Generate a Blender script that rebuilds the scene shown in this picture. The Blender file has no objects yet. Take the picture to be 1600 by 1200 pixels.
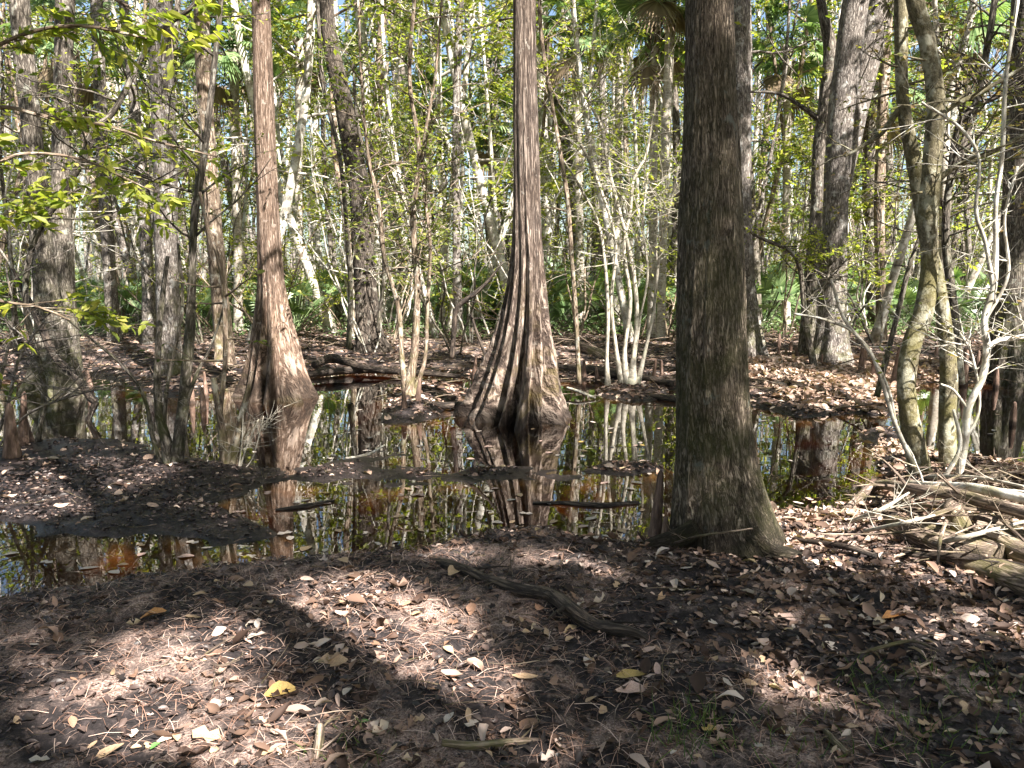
import bpy, math, random
import numpy as np
from mathutils import Vector

scene = bpy.context.scene
C = scene.collection
R = math.radians

# ------------------------------------------------------------------ camera
CAM_Z = 1.6
F = 1200.0                      # focal length in pixels of the 1600x1200 photo
PITCH = math.atan(160 / 1200.0)
cam = bpy.data.cameras.new('camera')
cam.lens = 27.0
cam.sensor_width = 36.0
cam.clip_start = 0.05
cam.clip_end = 1500
camo = bpy.data.objects.new('camera', cam)
C.objects.link(camo)
camo.location = (0, 0, CAM_Z)
camo.rotation_euler = (math.pi / 2 - PITCH, 0, 0)
scene.camera = camo

# ------------------------------------------------------------------ sky, sun, exposure
SUN_EL = R(47)
SH = np.array([0.60, -0.80])            # horizontal direction towards the sun (behind, right)
world = bpy.data.worlds.new('World')
scene.world = world
world.use_nodes = True
wn = world.node_tree
bg = wn.nodes['Background']
sky = wn.nodes.new('ShaderNodeTexSky')
sky.sky_type = 'NISHITA'
sky.sun_disc = False
sky.sun_elevation = SUN_EL
sky.sun_rotation = math.atan2(SH[0], SH[1])
sky.air_density = 1.0
sky.dust_density = 2.0
wn.links.new(sky.outputs[0], bg.inputs[0])
bg.inputs[1].default_value = 0.06
sl = bpy.data.lights.new('sun', 'SUN')
sl.energy = 5.0
sl.angle = R(0.5)
sl.color = (1.0, 0.95, 0.88)
so = bpy.data.objects.new('sun', sl)
C.objects.link(so)
SUN = Vector((SH[0] * math.cos(SUN_EL), SH[1] * math.cos(SUN_EL), math.sin(SUN_EL)))
so.rotation_euler = SUN.to_track_quat('Z', 'Y').to_euler()
so.location = (10, -12, 30)
scene.view_settings.view_transform = 'Standard'
scene.view_settings.look = 'None'
scene.view_settings.gamma = 1
scene.view_settings.exposure = 2.15
scene.render.engine = 'CYCLES'
cy = scene.cycles
cy.max_bounces = 5
cy.diffuse_bounces = 3
cy.glossy_bounces = 3
cy.transmission_bounces = 3
cy.transparent_max_bounces = 8
cy.caustics_reflective = False
cy.caustics_refractive = False

# ------------------------------------------------------------------ pixel <-> place
cP, sP = math.cos(PITCH), math.sin(PITCH)


def ray(px, py):
    x = (px - 800) / F
    y = (600 - py) / F
    return np.array([x, cP + y * sP, -sP + y * cP])


def at(px, py, d):
    """point seen at photo pixel (px, py), d metres ahead"""
    r = ray(px, py)
    return np.array([0, 0, CAM_Z]) + r * (d / r[1])


def on(px, py, z=0.0):
    """point seen at photo pixel on the horizontal plane z"""
    r = ray(px, py)
    return np.array([0, 0, CAM_Z]) + r * ((z - CAM_Z) / r[2])


# ------------------------------------------------------------------ noise
_rs = np.random.RandomState(7)
_tab = _rs.rand(256, 256)


def vnoise(x, y, s=0):
    x = np.asarray(x, float) + 17.3 * s + 1000
    y = np.asarray(y, float) + 31.7 * s + 1000
    xi = np.floor(x).astype(int)
    yi = np.floor(y).astype(int)
    fx, fy = x - xi, y - yi
    fx = fx * fx * (3 - 2 * fx)
    fy = fy * fy * (3 - 2 * fy)
    a = _tab[xi % 256, yi % 256]
    b = _tab[(xi + 1) % 256, yi % 256]
    c = _tab[xi % 256, (yi + 1) % 256]
    d = _tab[(xi + 1) % 256, (yi + 1) % 256]
    return ((a * (1 - fx) + b * fx) * (1 - fy) + (c * (1 - fx) + d * fx) * fy) * 2 - 1


def fbm(x, y, o=4, s=0):
    t = 0
    a = 1.0
    for k in range(o):
        t = t + a * vnoise(x * 2 ** k, y * 2 ** k, s + k * 3)
        a *= .5
    return t


# ------------------------------------------------------------------ ground shape
def gp(l):
    return [tuple(on(a, b)[:2]) for a, b in l]


NEAR = gp([(-500, 985), (0, 950), (60, 932), (200, 905), (330, 893), (450, 882), (560, 878), (640, 866), (700, 843),
           (770, 826), (850, 835), (930, 848), (1010, 842), (1060, 826), (1150, 815), (1230, 806), (1290, 798),
           (1345, 780), (1385, 748), (1372, 712), (1335, 676), (1390, 668), (1430, 690), (1450, 712), (1500, 722),
           (1560, 728), (1620, 742), (2100, 800)]) + [(14, 5), (40, 6), (60, -60), (-60, -60), (-40, 1.5)]
MUD = gp([(-900, 842), (-300, 815), (0, 812), (60, 822), (130, 838), (250, 842), (330, 848), (398, 832), (380, 800),
          (335, 785), (395, 768), (445, 745), (420, 728), (380, 722), (320, 724), (240, 700), (160, 692), (80, 688),
          (0, 698), (-400, 690), (-900, 700)])
BAR = gp([(470, 748), (500, 722), (540, 711), (600, 702), (650, 710), (600, 722), (700, 735), (800, 728), (870, 734),
          (905, 746), (850, 753), (780, 750), (700, 762), (600, 764), (520, 762)])
BAR2 = gp([(915, 737), (950, 720), (1015, 722), (1035, 735), (980, 744)])
MOUND = gp([(598, 660), (610, 612), (640, 594), (700, 605), (740, 612), (700, 628), (690, 648), (650, 662)])
MOUND2 = gp([(935, 612), (960, 596), (1010, 594), (1040, 606), (1060, 622), (1000, 626), (950, 622)])
FAR = gp([(-2500, 580), (-600, 585), (0, 592), (120, 585), (200, 600), (240, 622), (300, 622), (350, 608), (390, 588),
          (480, 588), (560, 578), (620, 581), (740, 588), (900, 596), (1000, 600), (1060, 612), (1190, 640), (1250, 655),
          (1330, 645), (1400, 652), (1415, 612), (1440, 598), (1600, 598), (3800, 585)]) + [(400, 60), (400, 400), (-400, 400), (-400, 60)]


def sdist(poly, X, Y):
    P = np.array(poly)
    Q = np.roll(P, -1, 0)
    best = np.full(X.shape, 1e9)
    ins = np.zeros(X.shape, bool)
    for (ax, ay), (bx, by) in zip(P, Q):
        dx, dy = bx - ax, by - ay
        t = np.clip(((X - ax) * dx + (Y - ay) * dy) / (dx * dx + dy * dy + 1e-12), 0, 1)
        best = np.minimum(best, np.hypot(X - ax - t * dx, Y - ay - t * dy))
        c = ((ay > Y) != (by > Y)) & (X < dx * (Y - ay) / (by - ay + 1e-12) + ax)
        ins ^= c
    return np.where(ins, best, -best)


def height(X, Y):
    X = np.atleast_1d(np.asarray(X, float))
    Y = np.atleast_1d(np.asarray(Y, float))
    n = fbm(X * 1.3, Y * 1.3, 4) + .45 * fbm(X * 5.5, Y * 5.5, 3, 12)
    z = np.full(X.shape, -9.0)
    for poly, H, L, jit in ((NEAR, .13, .22, .05), (MUD, .045, .15, .10), (BAR, .012, .15, .15), (BAR2, .03, .1, .05),
                            (MOUND, .10, .18, .06), (MOUND2, .09, .2, .06), (FAR, .38, 1.8, .10)):
        sd = sdist(poly, X, Y) + jit * n
        up = H * (1 - np.exp(-np.maximum(sd, 0) / L))
        dn = -.55 * (1 - np.exp(-np.maximum(-sd, 0) / .9))
        z = np.maximum(z, np.where(sd > 0, up, dn))
    land = np.clip((z + .02) / .08, 0, 1)
    near = np.clip(1 - (np.hypot(X, Y) - 4) / 10, .15, 1)
    z = z + land * (.028 * fbm(X * 2.1, Y * 2.1, 3, 5) + .020 * fbm(X * 9, Y * 9, 3, 9) * near)
    z = z + np.clip((Y - 22) / 60, 0, 1) * .5 * fbm(X * .08, Y * .08, 2, 3)
    return z


def gz(x, y):
    return float(height(x, y)[0])


# ------------------------------------------------------------------ mesh helpers
def mk(name, V, F_, mat, parent=None, smooth=True, attr=None, origin=None):
    """one mesh object from world-space vertices; F_ is a list of (n,k) index arrays"""
    V = np.asarray(V, np.float32)
    if parent is not None:
        V = V - np.array(parent.location, np.float32)
    o_loc = (0, 0, 0)
    if origin is not None and parent is None:
        V = V - np.asarray(origin, np.float32)
        o_loc = tuple(float(v) for v in origin)
    if not isinstance(F_, list):
        F_ = [F_]
    F_ = [np.asarray(f, np.int32) for f in F_ if len(f)]
    me = bpy.data.meshes.new(name)
    me.vertices.add(len(V))
    me.vertices.foreach_set('co', V.ravel())
    loops = np.concatenate([f.ravel() for f in F_])
    tot = np.concatenate([np.full(len(f), f.shape[1], np.int32) for f in F_])
    st = np.concatenate([[0], np.cumsum(tot)[:-1]]).astype(np.int32)
    me.loops.add(len(loops))
    me.loops.foreach_set('vertex_index', loops)
    me.polygons.add(len(tot))
    me.polygons.foreach_set('loop_start', st)
    me.polygons.foreach_set('loop_total', tot)
    me.polygons.foreach_set('use_smooth', np.full(len(tot), smooth, bool))
    me.update(calc_edges=True)
    if attr is not None:
        a = me.attributes.new('bc', 'FLOAT_VECTOR', 'POINT')
        a.data.foreach_set('vector', np.asarray(attr, np.float32).ravel())
    me.materials.append(mat)
    o = bpy.data.objects.new(name, me)
    C.objects.link(o)
    o.location = o_loc
    if parent is not None:
        o.parent = parent
    return o


LABELS = {}


def tag(o, label, cat, group=None):
    o['label'] = label
    o['category'] = cat
    if group:
        o['group'] = group
    LABELS.setdefault(label, []).append(o.name)
    return o


def thing(name, label, cat, loc, group=None):
    o = bpy.data.objects.new(name, None)
    o.empty_display_size = .2
    C.objects.link(o)
    o.location = tuple(float(v) for v in loc)
    return tag(o, label, cat, group) if label else o


def dup(root, loc, rz, scale, label, cat, group=None):
    r = root.copy()
    C.objects.link(r)
    r.location = tuple(float(v) for v in loc)
    r.rotation_euler = (0, 0, rz)
    r.scale = scale
    for k in ('label', 'category', 'group'):
        if k in r:
            del r[k]
    tag(r, label, cat, group)
    for ch in list(root.children):
        c = ch.copy()
        C.objects.link(c)
        c.parent = r
        for g in ch.children:
            d = g.copy()
            C.objects.link(d)
            d.parent = c
    return r


def hide_proto(root):
    for ch in list(root.children):
        bpy.data.objects.remove(ch)
    bpy.data.objects.remove(root)


def cat_path(pts, rad, n):
    """Catmull-Rom resample of points and radii"""
    P = np.column_stack([np.asarray(pts, float), np.asarray(rad, float)])
    P = np.vstack([2 * P[0] - P[1], P, 2 * P[-1] - P[-2]])
    m = len(P) - 3
    t = np.linspace(0, m, n)
    i = np.minimum(t.astype(int), m - 1)
    u = (t - i)[:, None]
    p0, p1, p2, p3 = P[i], P[i + 1], P[i + 2], P[i + 3]
    q = .5 * ((2 * p1) + (-p0 + p2) * u + (2 * p0 - 5 * p1 + 4 * p2 - p3) * u ** 2 + (-p0 + 3 * p1 - 3 * p2 + p3) * u ** 3)
    return q[:, :3], np.maximum(q[:, 3], .0008)


class MB:
    """collects tubes into one mesh"""

    def __init__(s):
        s.v, s.f, s.a, s.n = [], [], [], 0

    def tube(s, P, Rr, seg=8, mod=None, c0=None, cap=True, rough=0.0, sd=0):
        P = np.asarray(P, float)
        Rr = np.asarray(Rr, float)
        n = len(P)
        T = np.gradient(P, axis=0)
        T /= np.linalg.norm(T, axis=1)[:, None] + 1e-9
        m = np.abs(T.mean(0))
        ref = np.zeros(3)
        ref[int(np.argmin(m))] = 1
        if m[2] > .75:
            ref = np.array([0, 1., 0])
        U = np.cross(np.cross(T, ref), T) if m[2] > .75 else np.cross(T, ref)
        U /= np.linalg.norm(U, axis=1)[:, None] + 1e-9
        W = np.cross(T, U)
        th = np.linspace(0, 2 * np.pi, seg, endpoint=False)
        L = np.concatenate([[0], np.cumsum(np.linalg.norm(np.diff(P, axis=0), axis=1))])
        RR = Rr[:, None] * np.ones((1, seg))
        if mod is not None:
            RR = RR * mod(th[None, :], L[:, None])
        if rough:
            k = 1.2
            RR = RR * (1 + rough * fbm(np.cos(th)[None, :] * k + L[:, None] * 1.7 + 5, np.sin(th)[None, :] * k + L[:, None] * 1.1 + sd, 3, sd))
        X = P[:, None, :] + RR[:, :, None] * (np.cos(th)[None, :, None] * U[:, None, :] + np.sin(th)[None, :, None] * W[:, None, :])
        c = c0 if c0 else max(float(np.median(Rr)), .004)
        A = np.stack([np.broadcast_to(np.cos(th) * c, (n, seg)), np.broadcast_to(np.sin(th) * c, (n, seg)),
                      np.broadcast_to(L[:, None] + sd * .37, (n, seg))], 2)
        i = np.arange(n - 1)[:, None] * seg
        j = np.arange(seg)[None, :]
        j2 = (j + 1) % seg
        Fq = np.stack([i + j, i + j2, i + seg + j2, i + seg + j], 2).reshape(-1, 4) + s.n
        s.f.append(Fq)
        s.v.append(X.reshape(-1, 3))
        s.a.append(A.reshape(-1, 3))
        base = s.n
        s.n += n * seg
        if cap:
            for e, k in ((0, 0), (1, n - 1)):
                s.v.append(P[k][None])
                s.a.append(np.array([[0, 0, L[k]]]))
                r0 = base + k * seg
                a_ = r0 + np.arange(seg)
                b_ = r0 + (np.arange(seg) + 1) % seg
                cc = np.full(seg, s.n)
                s.f.append(np.stack([cc, b_, a_] if e == 0 else [cc, a_, b_], 1))
                s.n += 1
        return s

    def build(s, name, mat, parent=None, origin=None):
        q = [f for f in s.f if f.shape[1] == 4]
        t = [f for f in s.f if f.shape[1] == 3]
        fs = []
        if q:
            fs.append(np.concatenate(q))
        if t:
            fs.append(np.concatenate(t))
        return mk(name, np.concatenate(s.v), fs, mat, parent, True, np.concatenate(s.a), origin)


# leaf templates: local x along the leaf 0..1, y across -.5...5, z bend
T_QUAD = (np.array([[0, 0, 0], [.45, -.5, .03], [1, 0, -.05], [.45, .5, .03]]), [np.array([[0, 1, 2, 3]])])
T_LEAF = (np.array([[0, 0, 0], [.3, -.42, .07], [.3, 0, 0], [.3, .42, .07], [.68, -.4, .04], [.68, 0, -.03], [.68, .4, .04], [1, 0, -.12]]),
          [np.array([[0, 1, 2], [0, 2, 3], [4, 7, 5], [5, 7, 6]]), np.array([[1, 4, 5, 2], [2, 5, 6, 3]])])


def curl_template(rs, lobes=0):
    nx = 5
    xs = np.linspace(0, 1, nx)
    w = np.array([.08, .37, .47, .40, .12]) * rs.uniform(.7, 1.15)
    if lobes:
        w = np.array([.05, .5, .22, .48, .03])
    curl = rs.uniform(-.5, .9)
    cup = rs.uniform(.15, .9)
    tw = rs.uniform(-.6, .6)
    v = []
    for i, x in enumerate(xs):
        for k in (-1, -.5, 0, .5, 1):
            y = k * w[i] * rs.uniform(.85, 1.12)
            z = curl * (x - .5) ** 2 * 1.3 + cup * y * y * 1.6 + tw * (x - .5) * y + rs.uniform(-.02, .02)
            v.append([x + rs.uniform(-.03, .03), y, z])
    f = []
    for i in range(nx - 1):
        for k in range(4):
            a = i * 5 + k
            f.append([a, a + 5, a + 6, a + 1])
    v = np.array(v)
    v[:, 2] -= v[:, 2].min()
    return v, [np.array(f)]


def scatter(tmpl, pos, d, n, L, W):
    V, Fs = tmpl
    d = d / (np.linalg.norm(d, axis=1)[:, None] + 1e-9)
    sd = np.cross(n, d)
    sd /= np.linalg.norm(sd, axis=1)[:, None] + 1e-9
    n = np.cross(d, sd)
    X = (pos[:, None, :] + L[:, None, None] * V[None, :, 0:1] * d[:, None, :] + W[:, None, None] * V[None, :, 1:2] * sd[:, None, :]
         + L[:, None, None] * V[None, :, 2:3] * n[:, None, :])
    k = len(V)
    off = (np.arange(len(pos)) * k)[:, None, None]
    return X.reshape(-1, 3), [(f[None] + off).reshape(-1, f.shape[1]) for f in Fs]


def merge(parts):
    V, fs, n = [], {}, 0
    for v, f in parts:
        V.append(v)
        for a in f:
            fs.setdefault(a.shape[1], []).append(a + n)
        n += len(v)
    return np.concatenate(V), [np.concatenate(x) for x in fs.values()]


# ------------------------------------------------------------------ materials
def nd(t, typ, **kw):
    n = t.nodes.new(typ)
    for k, v in kw.items():
        setattr(n, k, v)
    return n


def new_mat(name):
    m = bpy.data.materials.new(name)
    m.use_nodes = True
    t = m.node_tree
    return m, t, t.nodes['Principled BSDF']


def ramp(t, fac, stops, interp='LINEAR'):
    r = nd(t, 'ShaderNodeValToRGB')
    r.color_ramp.interpolation = interp
    e = r.color_ramp.elements
    while len(e) < len(stops):
        e.new(.5)
    for el, (p, c) in zip(e, stops):
        el.position = p
        el.color = (*c, 1) if len(c) == 3 else c
    t.links.new(fac, r.inputs[0])
    return r


def noise(t, vec, scale, detail=4, rough=.55, dist=0):
    n = nd(t, 'ShaderNodeTexNoise')
    n.inputs['Scale'].default_value = scale
    n.inputs['Detail'].default_value = detail
    n.inputs['Roughness'].default_value = rough
    n.inputs['Distortion'].default_value = dist
    if vec is not None:
        t.links.new(vec, n.inputs['Vector'])
    return n


def mix(t, fac, a, b, mode='MIX'):
    m = nd(t, 'ShaderNodeMix', data_type='RGBA', blend_type=mode)
    if isinstance(fac, (int, float)):
        m.inputs[0].default_value = fac
    else:
        t.links.new(fac, m.inputs[0])
    for s, v in ((6, a), (7, b)):
        if isinstance(v, tuple):
            m.inputs[s].default_value = (*v, 1)
        else:
            t.links.new(v, m.inputs[s])
    return m.outputs[2]


def mth(t, op, a, b=None, c=None, clamp=False):
    m = nd(t, 'ShaderNodeMath', operation=op)
    m.use_clamp = clamp
    for s, v in ((0, a), (1, b), (2, c)):
        if v is None:
            continue
        if isinstance(v, (int, float)):
            m.inputs[s].default_value = v
        else:
            t.links.new(v, m.inputs[s])
    return m.outputs[0]


def bark(name, cols, scale=14, stretch=.14, bump=.6, dist=.02, lichen=None, lich_amt=.5, moss=None, moss_amt=.5,
         moss_top=2.5, wet=None, rough=.9, ridge=True, blotch=None):
    """cols = dark crevice, mid, light ridge"""
    m, t, b = new_mat(name)
    at_ = nd(t, 'ShaderNodeAttribute', attribute_name='bc')
    mp = nd(t, 'ShaderNodeMapping')
    mp.inputs['Scale'].default_value = (1, 1, stretch)
    t.links.new(at_.outputs['Vector'], mp.inputs['Vector'])
    v = mp.outputs[0]
    n1 = noise(t, v, scale, 6, .62, .4)
    n2 = noise(t, v, scale * 3.1, 4, .6)
    vo = nd(t, 'ShaderNodeTexVoronoi', feature='DISTANCE_TO_EDGE')
    vo.inputs['Scale'].default_value = scale * 1.5
    wv = nd(t, 'ShaderNodeVectorMath', operation='MULTIPLY_ADD')
    t.links.new(n1.outputs['Color'], wv.inputs[0])
    wv.inputs[1].default_value = (.10, .10, .10)
    t.links.new(v, wv.inputs[2])
    t.links.new(wv.outputs[0], vo.inputs['Vector'])
    cr = mth(t, 'MULTIPLY', vo.outputs['Distance'], 3.0, clamp=True)
    h = mth(t, 'MULTIPLY_ADD', n1.outputs[0], .75, mth(t, 'MULTIPLY', cr, .5 if ridge else .12))
    h = mth(t, 'MULTIPLY_ADD', n2.outputs[0], .3, h)
    col = ramp(t, h, [(.45, cols[0]), (.72, cols[1]), (.95, cols[2])] if ridge else [(.40, cols[0]), (.58, cols[1]), (.78, cols[2])]).outputs[0]
    big = noise(t, at_.outputs['Vector'], 2.2, 4, .6)
    col = mix(t, mth(t, 'MULTIPLY', ramp(t, big.outputs[0], [(.35, (0, 0, 0)), (.65, (1, 1, 1))]).outputs[0], .45), col,
              (1.35, 1.3, 1.2) if blotch is None else blotch, 'MULTIPLY')
    if lichen:
        ln = noise(t, at_.outputs['Vector'], 6.5, 5, .65)
        f = ramp(t, ln.outputs[0], [(.62 - .2 * lich_amt, (0, 0, 0)), (.68 - .16 * lich_amt, (1, 1, 1))]).outputs[0]
        col = mix(t, mth(t, 'MULTIPLY', f, .8), col, lichen)
    geo = nd(t, 'ShaderNodeNewGeometry')
    sep = nd(t, 'ShaderNodeSeparateXYZ')
    t.links.new(geo.outputs['Position'], sep.inputs[0])
    if moss:
        mn = noise(t, at_.outputs['Vector'], 3.2, 6, .7)
        hf = mth(t, 'MULTIPLY_ADD', sep.outputs[2], -1.0 / moss_top, 1.0, clamp=True)
        f = mth(t, 'MULTIPLY', ramp(t, mn.outputs[0], [(.55 - .25 * moss_amt, (0, 0, 0)), (.7 - .2 * moss_amt, (1, 1, 1))]).outputs[0], hf)
        col = mix(t, mth(t, 'MULTIPLY', f, .85), col, moss)
    if wet:
        wn_ = noise(t, v, scale * .6, 3)
        zz = mth(t, 'MULTIPLY_ADD', wn_.outputs[0], wet * .9, sep.outputs[2])
        f = ramp(t, mth(t, 'DIVIDE', zz, wet * 1.8), [(.42, (1, 1, 1)), (.62, (0, 0, 0))]).outputs[0]
        col = mix(t, mth(t, 'MULTIPLY', f, .78), col, (.018, .013, .010))
    t.links.new(col, b.inputs['Base Color'])
    b.inputs['Roughness'].default_value = rough
    b.inputs['Specular IOR Level'].default_value = .25
    bp = nd(t, 'ShaderNodeBump')
    bp.inputs['Strength'].default_value = bump
    bp.inputs['Distance'].default_value = dist
    t.links.new(h, bp.inputs['Height'])
    t.links.new(bp.outputs[0], b.inputs['Normal'])
    return m


def leaf_mat(name, stops, trans=.45, rough=.5, tcol=1.5, spec=.35):
    m, t, b = new_mat(name)
    geo = nd(t, 'ShaderNodeNewGeometry')
    oi = nd(t, 'ShaderNodeObjectInfo')
    f = mth(t, 'FRACT', mth(t, 'MULTIPLY_ADD', oi.outputs['Random'], .25, geo.outputs['Random Per Island']))
    cr = ramp(t, f, stops)
    t.links.new(cr.outputs[0], b.inputs['Base Color'])
    b.inputs['Roughness'].default_value = rough
    b.inputs['Specular IOR Level'].default_value = spec
    if trans > 0:
        tr = nd(t, 'ShaderNodeBsdfTranslucent')
        c2 = mix(t, 1.0, cr.outputs[0], (tcol * 1.05, tcol * 1.15, tcol * .5), 'MULTIPLY')
        t.links.new(c2, tr.inputs[0])
        ms = nd(t, 'ShaderNodeMixShader')
        ms.inputs[0].default_value = trans
        t.links.new(b.outputs[0], ms.inputs[1])
        t.links.new(tr.outputs[0], ms.inputs[2])
        t.links.new(ms.outputs[0], t.nodes['Material Output'].inputs[0])
    return m


M = {}
M['big'] = bark('bark_furrowed', [(.018, .013, .010), (.175, .135, .10), (.40, .325, .255)], 32, .17, 1.0, .04,
                lichen=(.30, .31, .27), lich_amt=.05, moss=(.085, .088, .03), moss_amt=.62, moss_top=3.8, wet=.55)
M['cyp'] = bark('bark_cypress', [(.026, .019, .016), (.135, .098, .080), (.33, .262, .22)], 24, .09, .9, .035,
                lichen=(.42, .37, .32), lich_amt=.0, moss=(.17, .13, .045), moss_amt=.0, moss_top=2.0, wet=.34)
M['cypr'] = bark('bark_cypress_red', [(.045, .030, .023), (.20, .135, .10), (.37, .28, .225)], 24, .10, .9, .03,
                 lichen=(.46, .38, .32), lich_amt=.05, moss=(.2, .16, .06), moss_amt=.1, moss_top=1.9, wet=.7)
M['grey'] = bark('bark_grey', [(.04, .034, .031), (.155, .132, .118), (.32, .285, .26)], 22, .22, .9, .02,
                 lichen=(.46, .44, .41), lich_amt=.3, moss=(.13, .13, .04), moss_amt=.3, moss_top=2.2)
M['pale'] = bark('bark_pale', [(.14, .12, .10), (.36, .33, .285), (.60, .57, .50)], 12, .5, .4, .012,
                 lichen=(.72, .70, .64), lich_amt=.6, moss=(.25, .24, .1), moss_amt=.2, moss_top=2.5, ridge=False)
M['dark'] = bark('bark_dark', [(.024, .020, .017), (.10, .084, .07), (.24, .21, .18)], 20, .2, .8, .02,
                 lichen=(.33, .33, .28), lich_amt=.18, moss=(.07, .075, .025), moss_amt=.4, moss_top=3)
M['deep'] = bark('bark_deep_brown', [(.012, .010, .008), (.055, .044, .036), (.14, .115, .095)], 20, .2, .8, .02, lichen=(.3, .28, .24), lich_amt=.1)
M['brown'] = bark('bark_brown', [(.05, .035, .026), (.19, .14, .105), (.36, .29, .225)], 18, .18, .7, .02,
                  lichen=(.45, .42, .36), lich_amt=.3, moss=(.13, .12, .04), moss_amt=.3, moss_top=2.5)
M['mossy'] = bark('bark_mossy', [(.028, .023, .016), (.13, .112, .075), (.31, .28, .20)], 34, .6, 1.0, .012,
                  lichen=(.50, .48, .38), lich_amt=.4, moss=(.17, .15, .05), moss_amt=.45, moss_top=4.5, ridge=False)
M['twig'] = bark('bark_twig', [(.12, .105, .085), (.33, .30, .25), (.52, .48, .42)], 16, .5, .5, .008, lichen=(.5, .48, .36), lich_amt=.3, ridge=False)
M['knee'] = bark('bark_knee', [(.05, .032, .025), (.17, .11, .085), (.33, .235, .19)], 20, .2, .7, .012, wet=.10, ridge=False)
M['log'] = bark('bark_dead', [(.04, .03, .024), (.17, .125, .10), (.40, .31, .25)], 24, .10, .9, .012,
                moss=(.16, .15, .05), moss_amt=.3, moss_top=1.0)
M['wetlog'] = bark('bark_wet', [(.012, .010, .009), (.04, .03, .025), (.11, .085, .068)], 26, .12, .9, .012, rough=.55)
M['palm'] = bark('bark_palm', [(.14, .12, .10), (.36, .32, .27), (.58, .53, .46)], 10, 3.0, .6, .015,
                 lichen=(.60, .57, .5), lich_amt=.4, ridge=False)

M['leaf_y'] = leaf_mat('leaves_yellow_green', [(0, (.10, .14, .025)), (.45, (.22, .245, .045)), (.8, (.35, .36, .07)), (1, (.46, .40, .12))], .55)
M['leaf_g'] = leaf_mat('leaves_green', [(0, (.05, .08, .024)), (.4, (.14, .175, .045)), (.8, (.24, .265, .07)), (1, (.36, .33, .11))], .5)
M['leaf_d'] = leaf_mat('leaves_dark_green', [(0, (.025, .055, .02)), (.6, (.05, .10, .03)), (1, (.09, .15, .04))], .3)
M['leaf_o'] = leaf_mat('leaves_olive_tan', [(0, (.10, .12, .03)), (.5, (.17, .17, .05)), (.8, (.26, .20, .08)), (1, (.34, .22, .12))], .45)
M['frond'] = leaf_mat('palm_frond_green', [(0, (.08, .14, .055)), (.6, (.17, .26, .10)), (1, (.32, .40, .20))], .3, .35, 1.3, .6)
M['dead_frond'] = leaf_mat('palm_frond_dead', [(0, (.10, .07, .045)), (.6, (.22, .16, .10)), (1, (.34, .27, .18))], .2, .8, 1.0)
LIT = [(0, (.028, .018, .014)), (.3, (.075, .044, .032)), (.55, (.17, .105, .075)), (.77, (.32, .21, .16)), (.9, (.50, .37, .31)), (.97, (.60, .50, .43)), (1, (.46, .33, .17))]
M['litter'] = leaf_mat('dry_leaves', LIT, .12, .75, 1.0, .3)
M['litter_pale'] = leaf_mat('dry_leaves_pale', [(0, (.22, .14, .10)), (.5, (.42, .29, .22)), (1, (.55, .43, .35))], .12, .6, 1.0, .4)
M['litter_dark'] = leaf_mat('wet_leaves', [(0, (.016, .012, .011)), (.6, (.055, .036, .031)), (1, (.14, .095, .08))], 0, .5, 1.0, .5)
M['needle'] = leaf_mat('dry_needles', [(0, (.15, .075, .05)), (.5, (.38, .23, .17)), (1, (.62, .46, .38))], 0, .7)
M['grass'] = leaf_mat('grass_blades', [(0, (.04, .08, .02)), (1, (.13, .17, .05))], .3)
for nm, c in (('leaf_yellow', (.46, .31, .10)), ('leaf_tan', (.46, .31, .19)), ('leaf_pink', (.50, .34, .28)), ('leaf_white', (.50, .42, .36)),
              ('leaf_orange', (.48, .22, .07)), ('leaf_brown', (.25, .14, .09)), ('leaf_fresh', (.12, .28, .07))):
    m_, t_, b_ = new_mat(nm)
    tc_ = nd(t_, 'ShaderNodeTexCoord')
    n_ = noise(t_, tc_.outputs['Object'], 22, 5, .65)
    t_.links.new(ramp(t_, n_.outputs[0], [(.3, tuple(x * .55 for x in c)), (.55, c), (.8, tuple(min(1, x * 1.2) for x in c))]).outputs[0], b_.inputs['Base Color'])
    b_.inputs['Roughness'].default_value = .6
    M[nm] = m_

# ground
m, t, b = new_mat('forest_floor')
tc = nd(t, 'ShaderNodeTexCoord')
g1 = noise(t, tc.outputs['Object'], 3.0, 8, .65)
g2 = noise(t, tc.outputs['Object'], 28, 8, .7)
g3 = noise(t, tc.outputs['Object'], 120, 4, .7)
g4 = noise(t, tc.outputs['Object'], .9, 5, .6)
sp = nd(t, 'ShaderNodeSeparateXYZ')
t.links.new(tc.outputs['Object'], sp.inputs[0])
c1 = ramp(t, g2.outputs[0], [(.3, (.010, .008, .008)), (.5, (.024, .018, .018)), (.7, (.085, .064, .06))]).outputs[0]
c2 = ramp(t, g3.outputs[0], [(.35, (.05, .034, .029)), (.5, (.27, .185, .155)), (.66, (.52, .40, .34))]).outputs[0]
col = mix(t, ramp(t, g1.outputs[0], [(.49, (0, 0, 0)), (.60, (.9, .9, .9))]).outputs[0], c1, c2)
wetf = ramp(t, mth(t, 'MULTIPLY_ADD', g4.outputs[0], -.08, sp.outputs[2]), [(.0, (1, 1, 1)), (.055, (0, 0, 0))]).outputs[0]
col = mix(t, wetf, col, c1)
col = mix(t, mth(t, 'MULTIPLY', wetf, .6), col, (.35, .32, .32), 'MULTIPLY')
bed = ramp(t, g2.outputs[0], [(.3, (.06, .038, .018)), (.6, (.20, .125, .055)), (.75, (.32, .22, .11))]).outputs[0]
col = mix(t, ramp(t, mth(t, 'ADD', sp.outputs[2], .5), [(.47, (1, 1, 1)), (.495, (0, 0, 0))]).outputs[0], col, bed)
t.links.new(col, b.inputs['Base Color'])
t.links.new(ramp(t, wetf, [(0, (.95, .95, .95)), (1, (.38, .38, .38))]).outputs[0], b.inputs['Roughness'])
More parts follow.
